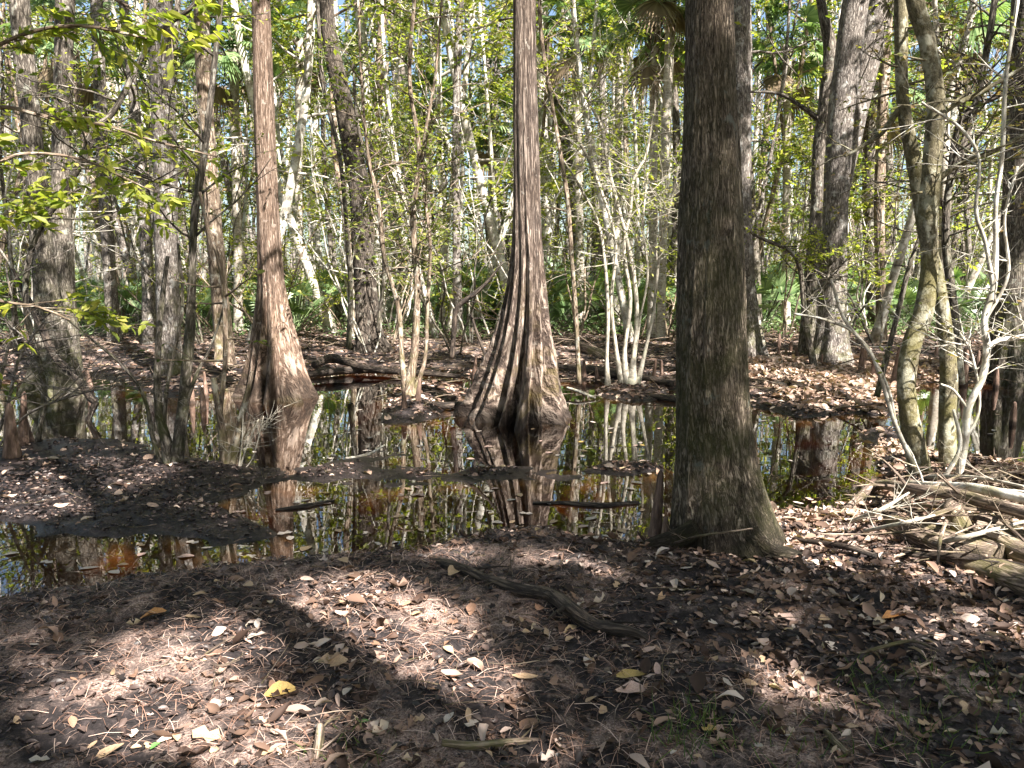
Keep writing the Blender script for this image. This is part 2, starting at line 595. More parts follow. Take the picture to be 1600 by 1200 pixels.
b.inputs['Specular IOR Level'].default_value = .35
bp = nd(t, 'ShaderNodeBump')
bp.inputs['Strength'].default_value = .9
bp.inputs['Distance'].default_value = .02
t.links.new(mth(t, 'MULTIPLY_ADD', g3.outputs[0], .35, g2.outputs[0]), bp.inputs['Height'])
t.links.new(bp.outputs[0], b.inputs['Normal'])
M['ground'] = m

# water: clear tannin-stained pool, mirror surface over an absorbing body
m, t, b = new_mat('pool_water')
t.nodes.remove(b)
out = t.nodes['Material Output']
fr = nd(t, 'ShaderNodeFresnel')
fr.inputs['IOR'].default_value = 1.36
tc = nd(t, 'ShaderNodeTexCoord')
wn1 = noise(t, tc.outputs['Object'], 2.2, 3, .5)
bp = nd(t, 'ShaderNodeBump')
bp.inputs['Strength'].default_value = .045
bp.inputs['Distance'].default_value = .02
t.links.new(wn1.outputs[0], bp.inputs['Height'])
gl = nd(t, 'ShaderNodeBsdfGlossy')
gl.inputs['Roughness'].default_value = .0
gl.inputs['Color'].default_value = (1, 1, 1, 1)
t.links.new(bp.outputs[0], gl.inputs['Normal'])
t.links.new(bp.outputs[0], fr.inputs['Normal'])
tr = nd(t, 'ShaderNodeBsdfTransparent')
tr.inputs[0].default_value = (.93, .86, .72, 1)
ms = nd(t, 'ShaderNodeMixShader')
t.links.new(mth(t, 'MULTIPLY_ADD', fr.outputs[0], 1.4, .02, clamp=True), ms.inputs[0])
t.links.new(tr.outputs[0], ms.inputs[1])
t.links.new(gl.outputs[0], ms.inputs[2])
t.links.new(ms.outputs[0], out.inputs[0])
va = nd(t, 'ShaderNodeVolumeAbsorption')
va.inputs['Color'].default_value = (.70, .50, .24, 1)
va.inputs['Density'].default_value = 6.5
t.links.new(va.outputs[0], out.inputs[1])
M['water'] = m


# ------------------------------------------------------------------ ground and water
def axis(parts):
    a = []
    for s, e, st in parts:
        a.append(np.arange(s, e, st))
    return np.concatenate(a)


xs = np.concatenate([-np.geomspace(400, 14.5, 26), axis([(-14, -5, .12), (-5, -3.2, .05), (-3.2, 3.6, .022), (3.6, 6, .05), (6, 14.2, .12)]), np.geomspace(14.5, 400, 26)])
ys = np.concatenate([-np.geomspace(60, 3, 12), axis([(-2.5, 1.9, .25), (1.9, 5.6, .022), (5.6, 9, .045), (9, 16, .08), (16, 32, .4)]), np.geomspace(32.5, 400, 26)])
GX, GY = np.meshgrid(xs, ys)
GZ = height(GX.ravel(), GY.ravel())
nx, ny = len(xs), len(ys)
ii = (np.arange(ny - 1)[:, None] * nx + np.arange(nx - 1)[None, :]).ravel()
fl = mk('forest_floor', np.column_stack([GX.ravel(), GY.ravel(), GZ]), np.stack([ii, ii + 1, ii + nx + 1, ii + nx], 1), M['ground'])
fl['kind'] = 'structure'

wx0, wx1, wy0, wy1 = -30, 30, 2.6, 17.0
V = np.array([[wx0, wy0, 0], [wx1, wy0, 0], [wx1, wy1, 0], [wx0, wy1, 0], [wx0, wy0, -1.2], [wx1, wy0, -1.2], [wx1, wy1, -1.2], [wx0, wy1, -1.2]])
wt = mk('swamp_water', V, np.array([[0, 1, 2, 3], [7, 6, 5, 4], [0, 4, 5, 1], [1, 5, 6, 2], [2, 6, 7, 3], [3, 7, 4, 0]]), M['water'], smooth=False)
wt['kind'] = 'structure'

# ------------------------------------------------------------------ sun gaps in the canopy
S2 = SH / math.tan(SUN_EL)     # horizontal shift towards the sun per metre of height


def shadow_xy(p):
    p = np.asarray(p)
    return p[..., :2] - S2 * p[..., 2:3]


GAPS = []


def gap_g(px, py, r, ry=None, z=.1):
    q = on(px, py, z)
    GAPS.append((*(q[:2] - S2 * z), r, ry or r))


def gap_v(px, py, d, r):
    q = at(px, py, d)
    s = q[:2] - S2 * q[2]
    GAPS.append((s[0], s[1], r, r))


for g in ((300, 1130, .50, .26), (170, 1090, .38, .2), (330, 1000, .42, .28), (545, 940, .36, .40), (620, 990, .34, .36), (680, 1040, .26, .26), (730, 1080, .16, .16), (1260, 765, .5, .45), (1600, 1000, .2, .2), (1420, 980, .2, .12),
          (250, 1060, .3, .2), (1250, 850, .40, .5), (1340, 830, .6, .6), (1450, 800, .8, .6), (1560, 830, .6, .6), (1500, 900, .4, .3),
          (880, 880, .30, .18), (960, 900, .2, .14), (1010, 1090, .10, .08), (1180, 1060, .16, .10), (1240, 1090, .16, .08), (700, 870, .3, .2),
          (1300, 610, 1.7, 1.3), (1220, 600, 1.0, .8), (1400, 700, .5, .6), (60, 720, .5, .4), (20, 1000, .1, .1),
          (520, 720, .4, .3), (960, 640, .4, .5), (600, 550, 1.5, 1), (820, 560, 1.2, 1.0), (350, 1180, .3, .1)):
    gap_g(*g)
for g in ((830, 600, 8.9, .38), (850, 560, 8.9, .36), (822, 480, 8.9, .33), (870, 630, 8.7, .34), (780, 610, 8.7, .25),
          (420, 560, 10.5, .3), (425, 500, 10.5, .35), (415, 380, 10.6, .35), (412, 300, 10.6, .35), (412, 220, 10.6, .3), (408, 100, 10.6, .3),
          (1430, 680, 6, .2), (1440, 600, 6, .3), (1475, 620, 6, .35), (1470, 520, 6, .35), (1470, 440, 6, .25), (1490, 700, 6, .3), (1530, 600, 6, .4),
          (1310, 540, 13.3, .6), (1310, 470, 13.3, .5), (1345, 130, 14, .6), (1330, 60, 14, .5),
          (1180, 540, 13.5, .4), (1090, 130, 4.5, .12), (1120, 690, 4.4, .14), (1130, 560, 4.4, .1), (130, 200, 4.2, .75), (260, 160, 4.2, .5), (70, 470, 4.2, .45), (200, 40, 4.2, .5),
          (960, 500, 11, .5), (975, 400, 11, .6), (960, 300, 11, .6), (1000, 250, 11, .6)):
    gap_v(*g)
GAPS = np.array(GAPS)


def keep_leaf(pos, rs):
    q = shadow_xy(pos)
    k = np.ones(len(pos), bool)
    for gx, gy, rx, ry in GAPS:
        d = ((q[:, 0] - gx) / rx) ** 2 + ((q[:, 1] - gy) / ry) ** 2
        k &= d > .75 + .5 * rs.rand(len(pos))
    return k


# ------------------------------------------------------------------ growth
def grow(rs, p, d, L, r, lvl, paths, tips, wig=.18, up=.05, kids=(4, 6), ratio=.55, ang=(30, 60), seg=None, t0=.25, r_end=.25):
    n = max(4, int(L / .22)) if seg is None else seg
    st = L / n
    P = [np.array(p, float)]
    d = np.array(d, float)
    d /= np.linalg.norm(d)
    for _ in range(n):
        d = d + rs.normal(0, wig, 3) * (st / .22) ** .5 * .5 + np.array([0, 0, up * st])
        d /= np.linalg.norm(d)
        P.append(P[-1] + d * st)
    P = np.array(P)
    Rr = np.linspace(r, r * r_end, n + 1)
    paths.append((P, Rr, lvl))
    if lvl == 0:
        tips.append(P)
        return
    k = rs.randint(kids[0], kids[1] + 1)
    for i in range(k):
        tt = t0 + (1 - t0) * (i + rs.uniform(.2, .9)) / k
        j = min(int(tt * n), n - 1)
        q = P[j] + (P[j + 1] - P[j]) * (tt * n - j if tt < 1 else 1)
        dd = P[j + 1] - P[j]
        dd /= np.linalg.norm(dd)
        a = R(rs.uniform(*ang))
        o = rs.normal(0, 1, 3)
        o[2] = o[2] * .5 + .1
        o -= dd * o.dot(dd)
        o /= np.linalg.norm(o) + 1e-9
        grow(rs, q, dd * math.cos(a) + o * math.sin(a), L * ratio * rs.uniform(.7, 1.15) * (1.15 - .4 * tt), max(Rr[j] * .62, .002),
             lvl - 1, paths, tips, wig, up, kids, ratio, ang, None, .2, r_end)
    tips.append(P[-max(3, n // 3):])


def spray(rs, tips, per, size, flat=.7, aspect=.5, tmpl=T_QUAD, jit=.0):
    """leaves set alternately along the twigs"""
    pos, dr, nr = [], [], []
    for P in tips:
        n = len(P)
        k = rs.poisson(per)
        if k == 0:
            continue
        t = np.sort(rs.rand(k)) * (n - 1.001)
        i = t.astype(int)
        q = P[i] + (P[i + 1] - P[i]) * (t - i)[:, None]
        d = P[i + 1] - P[i]
        d /= np.linalg.norm(d, axis=1)[:, None] + 1e-9
        u = np.array([0, 0, 1.]) + rs.normal(0, .25, 3)
        s = np.cross(d, u)
        s /= np.linalg.norm(s, axis=1)[:, None] + 1e-9
        sg = np.where(np.arange(k) % 2 == 0, 1, -1)[:, None]
        dd = d * .55 + s * sg * rs.uniform(.6, 1.1, (k, 1)) + rs.normal(0, .22, (k, 3)) + np.array([0, 0, -.15])
        pos.append(q + rs.normal(0, jit, (k, 3)) if jit else q)
        dr.append(dd)
        nr.append(np.array([0, 0, 1.])[None] * flat + rs.normal(0, 1 - flat + .12, (k, 3)))
    if not pos:
        return None
    pos, dr, nr = np.concatenate(pos), np.concatenate(dr), np.concatenate(nr)
    L = size * rs.uniform(.6, 1.25, len(pos))
    return pos, dr, nr, L, L * aspect


def tube_paths(mb, paths, rmin=.003, seg0=8):
    for k, (P, Rr, lvl) in enumerate(paths):
        if Rr[0] < rmin:
            continue
        sg = seg0 if Rr[0] > .03 else (5 if Rr[0] > .01 else 4)
        mb.tube(P, Rr, sg, sd=k % 17, rough=.08 if Rr[0] > .03 else 0, cap=False)


def px_path(pts, d, n=None, dz=None):
    """pts: (px, py, width_px[, d]) from base to tip -> world path and radii"""
    P, Rr = [], []
    for q in pts:
        dd = q[3] if len(q) > 3 else d
        P.append(at(q[0], q[1], dd))
        Rr.append(q[2] / 2 * dd / F)
    n = n or max(10, len(pts) * 7)
    return cat_path(P, Rr, n)


def flutes(rs, K, base, h0, amt, wl=.10, low=.12):
    """ridged butt: K ridges of uneven angle and width fading out above h0"""
    an = np.sort((np.arange(K) + rs.uniform(-.3, .3, K)) * 2 * np.pi / K)
    am = rs.uniform(.6, 1.25, K)
    wd = rs.uniform(.16, .34, K) * 9.0 / K

    def f(th, L):
        s = np.zeros(np.broadcast(th, L).shape)
        tw = th + .12 * np.sin(L * 1.7 + 2)
        for a, m_, w in zip(an, am, wd):
            dth = np.angle(np.exp(1j * (tw - a)))
            s = np.maximum(s, m_ * np.exp(-np.abs(dth / w) ** 1.5))
        k = np.clip(1 - L / h0, 0, 1) ** 1.2
        fine = vnoise(np.cos(th) * 11 + 3, np.sin(th) * 11 + L * .8, 4)
        return 1 + (s - .70) * (amt * k + low * np.clip(1 - L / (h0 * 2.6), 0, 1)) + .05 * fine * (.3 + k)
    return f


def extend_up(P, Rr, top, rs, lean=(0, 0), r_top=.05):
    """carry a trunk on above the frame to its crown"""
    p, r = P[-1], Rr[-1]
    n = max(4, int((top - p[2]) / .6))
    d = P[-1] - P[-4]
    d = d / d[2]
    out, ro = [], []
    for i in range(1, n + 1):
        f = i / n
        q = p + (d * (1 - f * .5) + np.array([lean[0], lean[1], 0])) * (top - p[2]) * f
        q[2] = p[2] + (top - p[2]) * f
        q[:2] += .12 * np.array([math.sin(f * 5 + p[0]), math.cos(f * 4 + p[1])]) - .12 * np.array([math.sin(p[0]), math.cos(p[1])])
        out.append(q)
        ro.append(r + (r_top - r) * f)
    return np.vstack([P, out]), np.concatenate([Rr, ro])


def crown_on(rs, P, Rr, z0, nb, L, lvl=2, kids=(4, 6), per=10, size=.11, mat='leaf_g', flat=.55, aspect=.5, up=.03, prune=True, wig=.2, rb=None, tilt=(-.1, .7)):
    """limbs and leaves on a trunk path from height z0 up"""
    paths, tips = [], []
    idx = [i for i in range(len(P) - 1) if P[i][2] > z0]
    for k in range(nb):
        i = idx[int((k + rs.rand()) / nb * len(idx)) % len(idx)]
        a = k * 2.4 + rs.uniform(-.5, .5)
        f = (P[i][2] - z0) / (P[-1][2] - z0 + .01)
        el = rs.uniform(*tilt)
        d = (math.cos(a) * math.cos(el), math.sin(a) * math.cos(el), math.sin(el))
        grow(rs, P[i], d, L * rs.uniform(.7, 1.2) * (1.1 - .45 * f), rb or min(Rr[i] * .5, .06), lvl, paths, tips, wig, up, kids, .5, (30, 65))
    if prune:
        paths = [q for q in paths if keep_leaf(q[0], rs).all()]
    lv = spray(rs, tips, per, size, flat, aspect)
    if lv and prune:
        k = keep_leaf(lv[0], rs)
        lv = tuple(a[k] for a in lv)
    return paths, lv


def tree(name, label, cat, P, Rr, mat, leafmat, rs, mod=None, seg=24, crown=None, group=None, rough=.03, stuff=None, dense=None):
    root = thing(name, label, cat, (P[0][0], P[0][1], P[0][2]), group)
    mb = MB()
    if dense:
        P2, R2 = cat_path(P, Rr, dense)
    else:
        P2, R2 = P, Rr
    mb.tube(P2, R2, seg, mod, rough=rough, sd=rs.randint(50))
    if crown:
        tube_paths(mb, crown[0])
    if stuff:
        for q in stuff:
            mb.tube(*q)
    mb.build('trunk', M[mat], root)
    if crown and crown[1] is not None and len(crown[1][0]):
        V, Fs = scatter(T_QUAD, *crown[1])
        mk('crown', V, Fs, M[leafmat], root, smooth=False)
    return root


# ------------------------------------------------------------------ the large trees
rs = np.random.RandomState(11)
# big furrowed tree on the near bank
D = 4.38
P, Rr = px_path([(1130, 905, 232), (1130, 872, 200), (1128, 845, 176), (1124, 800, 152), (1118, 740, 132), (1113, 660, 116), (1111, 560, 108), (1110, 440, 102),
                 (1110, 320, 92), (1110, 200, 80), (1109, 80, 71), (1108, -40, 67)], D, 90)
P, Rr = extend_up(P, Rr, 13.5, rs, (.02, .03))


def mod_big(th, L):
    k = np.clip(1 - L / .9, 0, 1) ** 1.6
    rid = sum(a * np.maximum(0, np.cos(th - c)) ** 9 for a, c in ((.35, 3.3), (.3, .2), (.28, 4.6), (.2, 1.7), (.25, 5.5)))
    fur = vnoise(np.cos(th) * 15 + 9, np.sin(th) * 15 + L * 3.2, 2) * .028 + vnoise(np.cos(th) * 6, np.sin(th) * 6 + L * 1.2, 3) * .03
    return 1 + rid * k - .06 * k + fur


cr = crown_on(rs, P, Rr, 7.5, 16, 3.2, 2, (5, 7), 12, .12, mat='leaf_g')
tree('furrowed_tree', 'massive furrowed brown trunk with green moss on the near bank, largest tree', 'tree', P, Rr, 'big', 'leaf_g', rs, mod_big, 150, cr, dense=420, rough=.012)

big = [o for o in bpy.data.objects if o.name.startswith('furrowed_tree')][0]
cx0, cy0 = on(1130, 868, .1)[:2]
for a, l in ((-.12, .48), (.6, .4), (2.6, .5), (1.5, .5)):
    pts_ = []
    for f, hh in ((.15, .14), (.25, .05), (.38, .02), (.5 * l + .2, -.005), (l, -.035)):
        x_, y_ = cx0 + math.cos(a + f * .5) * f, cy0 + math.sin(a + f * .5) * f
        pts_.append((x_, y_, max(gz(x_, y_), -.02) + hh))
    Q_, q_ = cat_path(pts_, [.05, .052, .038, .024, .01], 16)
    mb = MB()
    mb.tube(Q_, q_, 12, rough=.15, sd=int(l * 100))
    mb.build('root', M['big'], big)

# central fluted cypress
D = 8.9
W_ = [(818, 690, 178), (818, 660, 160), (819, 640, 142), (820, 610, 122), (822, 570, 104), (823, 530, 85), (824, 490, 70), (825, 450, 59), (825, 400, 49), (824, 340, 43),
      (823, 260, 40), (821, 160, 37), (820, 60, 34), (819, -40, 33)]
P, Rr = px_path(W_, D, 110)
P, Rr = extend_up(P, Rr, 15, rs)
cr = crown_on(rs, P, Rr, 8.5, 14, 2.6, 2, (5, 6), 12, .10)
fm = flutes(np.random.RandomState(8), 14, 0, 2.6, .95, low=.20)
tree('fluted_cypress', 'cypress with widely flared fluted base standing in the middle of the pool', 'tree', P, Rr, 'cyp', 'leaf_g', rs, fm, 160, cr, dense=260, rough=.01)

# left cypress
D = 10.5
P, Rr = px_path([(430, 650, 118), (430, 628, 104), (430, 600, 86), (429, 560, 70), (427, 520, 57), (425, 480, 46), (423, 440, 38), (420, 380, 35), (417, 300, 32),
                 (414, 220, 31), (411, 120, 29), (408, 20, 27), (406, -50, 26)], D, 100)
P, Rr = extend_up(P, Rr, 14, rs)
cr = crown_on(rs, P, Rr, 8.5, 12, 2.6, 2, (4, 6), 12, .10)
fm = flutes(np.random.RandomState(21), 9, 0, 2.4, .9, low=.18)
tree('fluted_cypress', 'reddish cypress with deep groove in its flared base, left of the pool centre', 'tree', P, Rr, 'cypr', 'leaf_g', rs, fm, 140, cr, dense=220, rough=.01)

# other individually recognisable trees: (name,label,pixels base->top,d,mat,leaf,seg,flute K or None)
NAMED = [
    ('swamp_tree', 'straight grey mottled tree with yellow mossy foot just right of the largest trunk', [(1183, 600, 50), (1180, 575, 42), (1176, 540, 36), (1170, 490, 32), (1163, 400, 27), (1160, 250, 26), (1159, 100, 26), (1158, -30, 26)], 13.4, 'grey', 5),
    ('swamp_tree', 'tall brown tree with ridged bright foot on the leafy bank right of the largest trunk', [(1296, 610, 96), (1297, 585, 78), (1299, 545, 54), (1301, 490, 42), (1303, 400, 38), (1306, 300, 37), (1313, 200, 38), (1326, 80, 38), (1342, -30, 38)], 13.2, 'grey', 7),
    ('swamp_tree', 'thick pale tree leaning right behind the ridged-foot tree', [(1268, 580, 44), (1275, 520, 34), (1290, 420, 30), (1312, 300, 30), (1332, 200, 34), (1352, 100, 40), (1376, 0, 42), (1388, -40, 42)], 14.6, 'grey', None),
    ('swamp_tree', 'dark slim forked tree touching the left side of the ridged-foot tree', [(1262, 575, 34), (1262, 520, 24), (1268, 420, 20), (1276, 320, 18), (1279, 240, 18), (1290, 150, 19), (1297, 80, 20), (1286, 20, 14), (1278, -30, 12)], 13.9, 'dark', None),
    ('swamp_tree', 'thick dark mossy trunk at the right edge of the view', [(1580, 600, 84), (1580, 575, 74), (1580, 540, 62), (1582, 480, 52), (1587, 400, 46), (1592, 300, 44), (1598, 200, 44), (1604, 60, 44), (1608, -30, 44)], 12.2, 'dark', 6),
    ('swamp_tree', 'dark tree leaning left with peeling bark left of the central cypress', [(580, 565, 62), (577, 545, 50), (574, 510, 40), (571, 460, 36), (567, 380, 34), (562, 300, 32), (548, 220, 30), (530, 130, 26), (515, 60, 22), (508, -30, 20)], 15.4, 'deep', 6),
    ('swamp_tree', 'thin brown trunk with small flared foot touching the left of the dark leaning tree', [(553, 560, 26), (552, 540, 18), (551, 480, 13), (546, 400, 11), (537, 320, 10), (524, 240, 10), (520, 150, 9), (512, 60, 9), (505, -30, 8)], 17.8, 'brown', None),
    ('swamp_tree', 'straight slim grey tree with dark foot midway between dark leaning tree and central cypress', [(717, 560, 30), (717, 545, 22), (715, 500, 15), (714, 420, 13), (713, 300, 12), (713, 180, 12), (716, 80, 11), (720, -30, 10)], 18.2, 'grey', 4),
    ('swamp_tree', 'white straight trunk seen close behind the central cypress on its right', [(857, 520, 26), (856, 480, 20), (855, 400, 18), (853, 300, 15), (848, 180, 13), (843, 60, 12), (842, -30, 12)], 24, 'pale', None),
    ('swamp_tree', 'large grey flared tree at the far left with wide dark foot in the water', [(84, 640, 104), (84, 605, 82), (82, 560, 60), (78, 500, 44), (70, 430, 34), (62, 350, 30), (54, 250, 28), (44, 150, 28), (34, 50, 28), (26, -40, 28)], 11.2, 'dark', 7),
    ('swamp_tree', 'grey speckled tree with leafy foot behind the left sapling clump', [(264, 615, 62), (264, 595, 52), (263, 560, 42), (262, 480, 36), (260, 380, 35), (258, 280, 34), (255, 180, 34), (252, 80, 33), (250, -40, 32)], 12.3, 'grey', 5),
    ('swamp_tree', 'pinkish grey slim tree leaning left between speckled tree and reddish cypress', [(352, 600, 46), (350, 560, 34), (345, 480, 27), (338, 400, 25), (330, 300, 24), (323, 200, 23), (318, 100, 23), (312, -40, 22)], 13.6, 'brown', 4),
    ('swamp_tree', 'dark trunk rising just right of the large grey flared tree', [(108, 600, 48), (106, 560, 38), (102, 480, 32), (98, 380, 28), (95, 280, 26), (98, 150, 26), (101, 40, 26), (103, -40, 26)], 13.4, 'dark', None),
    ('swamp_tree', 'grey twin-lit trunk standing on the left bank between dark trunk and speckled tree', [(180, 560, 32), (178, 520, 22), (172, 440, 19), (166, 340, 18), (160, 240, 17), (156, 140, 17), (152, 40, 17), (150, -40, 16)], 16.5, 'grey', None),
    ('swamp_tree', 'curving pale trunk behind the foot of the dark leaning tree', [(606, 530, 26), (600, 490, 18), (594, 440, 15), (585, 340, 13), (580, 240, 13), (572, 120, 13), (560, 0, 16), (556, -40, 16)], 24, 'pale', None),
    ('swamp_tree', 'bright white trunk midway between dark leaning tree and slim grey tree', [(697, 520, 20), (695, 480, 14), (693, 400, 12), (690, 300, 11), (686, 180, 10), (684, 60, 10), (682, -30, 10)], 23, 'pale', None),
    ('swamp_tree', 'grey trunk with light patches between the mossy crossed saplings and ridged-foot tree', [(1380, 575, 24), (1378, 540, 18), (1376, 450, 15), (1374, 330, 16), (1378, 200, 15), (1384, 80, 15), (1388, -40, 15)], 16.5, 'brown', None),
]
for k, (nm, lb, pts, d, mt, K) in enumerate(NAMED):
    r_ = np.random.RandomState(100 + k)
    P, Rr = px_path(pts, d, 60)
    P, Rr = extend_up(P, Rr, 15 + r_.uniform(-2, 3), r_)
    cr = crown_on(r_, P, Rr, max(7.0, P[-1][2] * .5), 9, 2.4, 2, (4, 5), 9, .12, flat=.5, prune=d < 15)
    fm = flutes(r_, K, 0, 1.5, .8, low=.08) if K else None
    tree(nm, lb, 'tree', P, Rr, mt, 'leaf_y' if k % 3 == 0 else 'leaf_g', r_, fm, 48 if K else 20, cr, dense=110, rough=.05,
         stuff=[(*px_path([(1284, 190, 10), (1250, 165, 7), (1215, 146, 5), (1150, 143, 3)], d, 16), 6)] if k == 3 else None)

# trees behind and beside the viewpoint whose crowns shade the clearing
BACK = [(2.75, -1.7, .19, 'behind the viewpoint to the right'), (7.2, -4.2, .24, 'far right behind the viewpoint'), (11.2, -1.2, .2, 'right beyond the log pile, behind the viewpoint'),
        (5.0, -7.2, .22, 'well behind the viewpoint'), (.6, -5.4, .2, 'directly behind the viewpoint'), (9.6, 3.6, .2, 'right of the log pile outside the view'),
        (14.0, 5.2, .22, 'on the right bank outside the view'), (-3.6, -3.0, .2, 'behind the viewpoint to the left'), (9.5, -7.5, .2, 'behind right, second row'),
        (-3.9, 3.0, .16, 'left of the mud flat outside the view'), (6.9, 6.2, .18, 'behind the log pile, outside the view to the right'), (-8.2, 7.0, .2, 'left of the pool outside the view')]
for k, (x, y, r0, w) in enumerate(BACK):
    r_ = np.random.RandomState(300 + k)
    n = 26
    z = np.linspace(-.05, 15, n)
    P = np.column_stack([x + .25 * np.sin(z * .35 + k) - .25 * math.sin(k), y + .2 * np.cos(z * .3 + k) - .2 * math.cos(k), z])
    Rr = r0 * (1.35 * np.exp(-z / .35) * .5 + 1) * (1 - z / 15 * .75)
    cr = crown_on(r_, P, Rr, 6.8, 22, 3.6, 2, (5, 7), 14, .165, flat=.35, aspect=.55)
    tree('canopy_tree', 'tall canopy tree standing ' + w, 'tree', P, Rr, 'brown', 'leaf_g', r_, None, 20, cr, dense=60, rough=.04)


# ------------------------------------------------------------------ saplings drawn stem by stem
def clump(name, label, stems, d, mat, leaf, rs, twigs=5, L=.8, lvl=1, per=5, size=.09, z0=.8, seg=10, tmpl=T_QUAD, up=.05, flat=.7, kids=(2, 4), cat='sapling', rb=.012, top=1.0, aspect=.5, rough=.08, ws=1.0):
    P0 = at(stems[0][0][0], stems[0][0][1], stems[0][0][3] if len(stems[0][0]) > 3 else d)
    root = thing(name, label, cat, P0)
    mb = MB()
    paths, tips = [], []
    for s in stems:
        P, Rr = px_path(s, d, max(14, len(s) * 8))
        Rr = Rr * ws
        mb.tube(P, Rr, seg, rough=rough, sd=rs.randint(40))
        if twigs:
            idx = [i for i in range(len(P) - 1) if P[i][2] > z0]
            if idx:
                for k in range(twigs):
                    i = idx[rs.randint(len(idx))]
                    a = rs.uniform(0, 6.28)
                    el = rs.uniform(-.1, .8)
                    dd = (math.cos(a) * math.cos(el), math.sin(a) * math.cos(el), math.sin(el))
                    grow(rs, P[i], dd, L * rs.uniform(.6, 1.3), min(Rr[i] * .6, rb), lvl, paths, tips, .3, up, kids, .6)
    tube_paths(mb, paths, .0012, 5)
    mb.build('stem', M[mat], root)
    lv = spray(rs, tips, per, size, flat, aspect) if leaf else None
    if lv is not None:
        V, Fs = scatter(tmpl, *lv)
        mk('foliage', V, Fs, M[leaf], root, smooth=False)
    return root


rs = np.random.RandomState(42)
clump('mossy_sapling', 'mossy sapling with kinked stem, left one of the crossed pair above log pile',
      [[(1455, 775, 40), (1440, 745, 36), (1428, 690, 30), (1416, 610, 27), (1424, 540, 27), (1442, 490, 28), (1452, 420, 27), (1450, 330, 28), (1458, 240, 27), (1462, 150, 25), (1450, 70, 24), (1432, 10, 24), (1424, -40, 22)],
       [(1458, 190, 10), (1490, 165, 8), (1530, 145, 7), (1600, 105, 5)], [(1448, 300, 8), (1490, 262, 8), (1545, 240, 7), (1620, 200, 6)]], 5.9, 'mossy', 'leaf_o', rs, 5, .6, 1, 2, .05, 2.2, 16)
clump('mossy_sapling', 'mossy sapling with straighter lit stem, right one of the crossed pair above log pile',
      [[(1484, 775, 34), (1482, 740, 30), (1480, 660, 25), (1482, 580, 24), (1474, 500, 22), (1462, 430, 22), (1447, 370, 20), (1437, 310, 20), (1425, 240, 20), (1412, 170, 19), (1408, 90, 19), (1408, -40, 18)],
       [(1408, 165, 9), (1380, 205, 8), (1345, 230, 6), (1320, 245, 3)]], 6.2, 'mossy', 'leaf_o', rs, 4, .5, 1, 2, .05, 2.2, 16)
clump('bare_sapling', 'thin whitish bare sapling with curling branches right of the mossy pair',
      [[(1498, 745, 12), (1508, 690, 12), (1512, 640, 12), (1535, 590, 11), (1542, 545, 11), (1538, 500, 10), (1552, 450, 10), (1556, 400, 8), (1556, 320, 7), (1566, 240, 7), (1572, 120, 6), (1590, 0, 6)],
       [(1543, 545, 9), (1560, 532, 8), (1590, 528, 8), (1640, 515, 7)], [(1512, 640, 5), (1490, 610, 4), (1470, 600, 3)], [(1500, 700, 5), (1530, 640, 4), (1520, 560, 4), (1500, 520, 3)],
       [(1552, 450, 7), (1540, 380, 6), (1525, 330, 6), (1530, 250, 5), (1500, 200, 5), (1440, 160, 4)], [(1540, 500, 5), (1575, 430, 5), (1570, 340, 4), (1590, 260, 4)],
       [(1484, 800, 9), (1470, 760, 8), (1500, 700, 7), (1490, 640, 5)]], 5.6, 'pale', 'leaf_o', rs, 14, .45, 1, 1.2, .045, .9, 7, rb=.006)
clump('bare_sapling', 'long thin pale rod leaning left from the mossy saplings over the water',
      [[(1440, 750, 9), (1400, 665, 7), (1365, 560, 6), (1320, 500, 5), (1300, 440, 4)], [(1400, 665, 6), (1385, 600, 5), (1340, 525, 5), (1290, 500, 4), (1240, 490, 3)]],
      5.8, 'pale', 'leaf_y', rs, 6, .4, 1, 1.5, .04, .8, 6, rb=.004)
# left clumps on the mud flat
clump('multistem_sapling', 'dark multi-stemmed sapling growing from the left mud flat, left one of two clumps',
      [[(268, 745, 26), (262, 700, 18), (248, 640, 14), (246, 560, 10), (252, 480, 8), (262, 400, 6)],
       [(272, 745, 26), (280, 690, 20), (288, 610, 17), (297, 520, 16), (300, 440, 12), (304, 340, 11), (318, 250, 10), (330, 150, 9), (345, 0, 8), (350, -60, 8)],
       [(262, 745, 14), (240, 690, 8), (225, 620, 6), (190, 570, 5), (130, 520, 3), (70, 470, 3)], [(285, 650, 8), (305, 590, 6), (330, 540, 4), (350, 480, 3)],
       [(258, 742, 10), (256, 680, 8), (262, 600, 6), (285, 480, 5), (278, 380, 4)]], 6.6, 'dark', 'leaf_y', rs, 14, .9, 2, 2.0, .06, 1.9, 10, T_LEAF)
clump('multistem_sapling', 'v-shaped sapling clump with broken stems on the left mud flat, right one of two clumps',
      [[(355, 745, 28), (352, 710, 18), (345, 660, 12), (337, 610, 11), (334, 590, 9)], [(358, 745, 26), (366, 700, 16), (378, 650, 11), (390, 600, 7), (394, 580, 5)],
       [(350, 740, 10), (344, 660, 8), (352, 560, 8), (350, 460, 7), (340, 400, 7), (325, 360, 6), (312, 300, 5)], [(362, 740, 6), (372, 700, 4), (398, 665, 3), (412, 650, 2)], [(364, 740, 5), (380, 690, 4), (392, 650, 2)]],
      6.5, 'brown', 'leaf_g', rs, 8, .6, 1, 2, .07, .9, 8, T_LEAF)
clump('bent_branch_sapling', 'bare dark stem arching over the water beside the large grey flared tree',
      [[(20, 420, 5), (60, 500, 11), (85, 555, 13), (120, 590, 12), (140, 618, 13), (150, 628, 12)], [(150, 628, 11), (138, 655, 9), (125, 690, 7)]], 8.8, 'wetlog', 'leaf_y', rs, 5, .5, 1, 4, .07, 1.0, 10, cat='sapling')
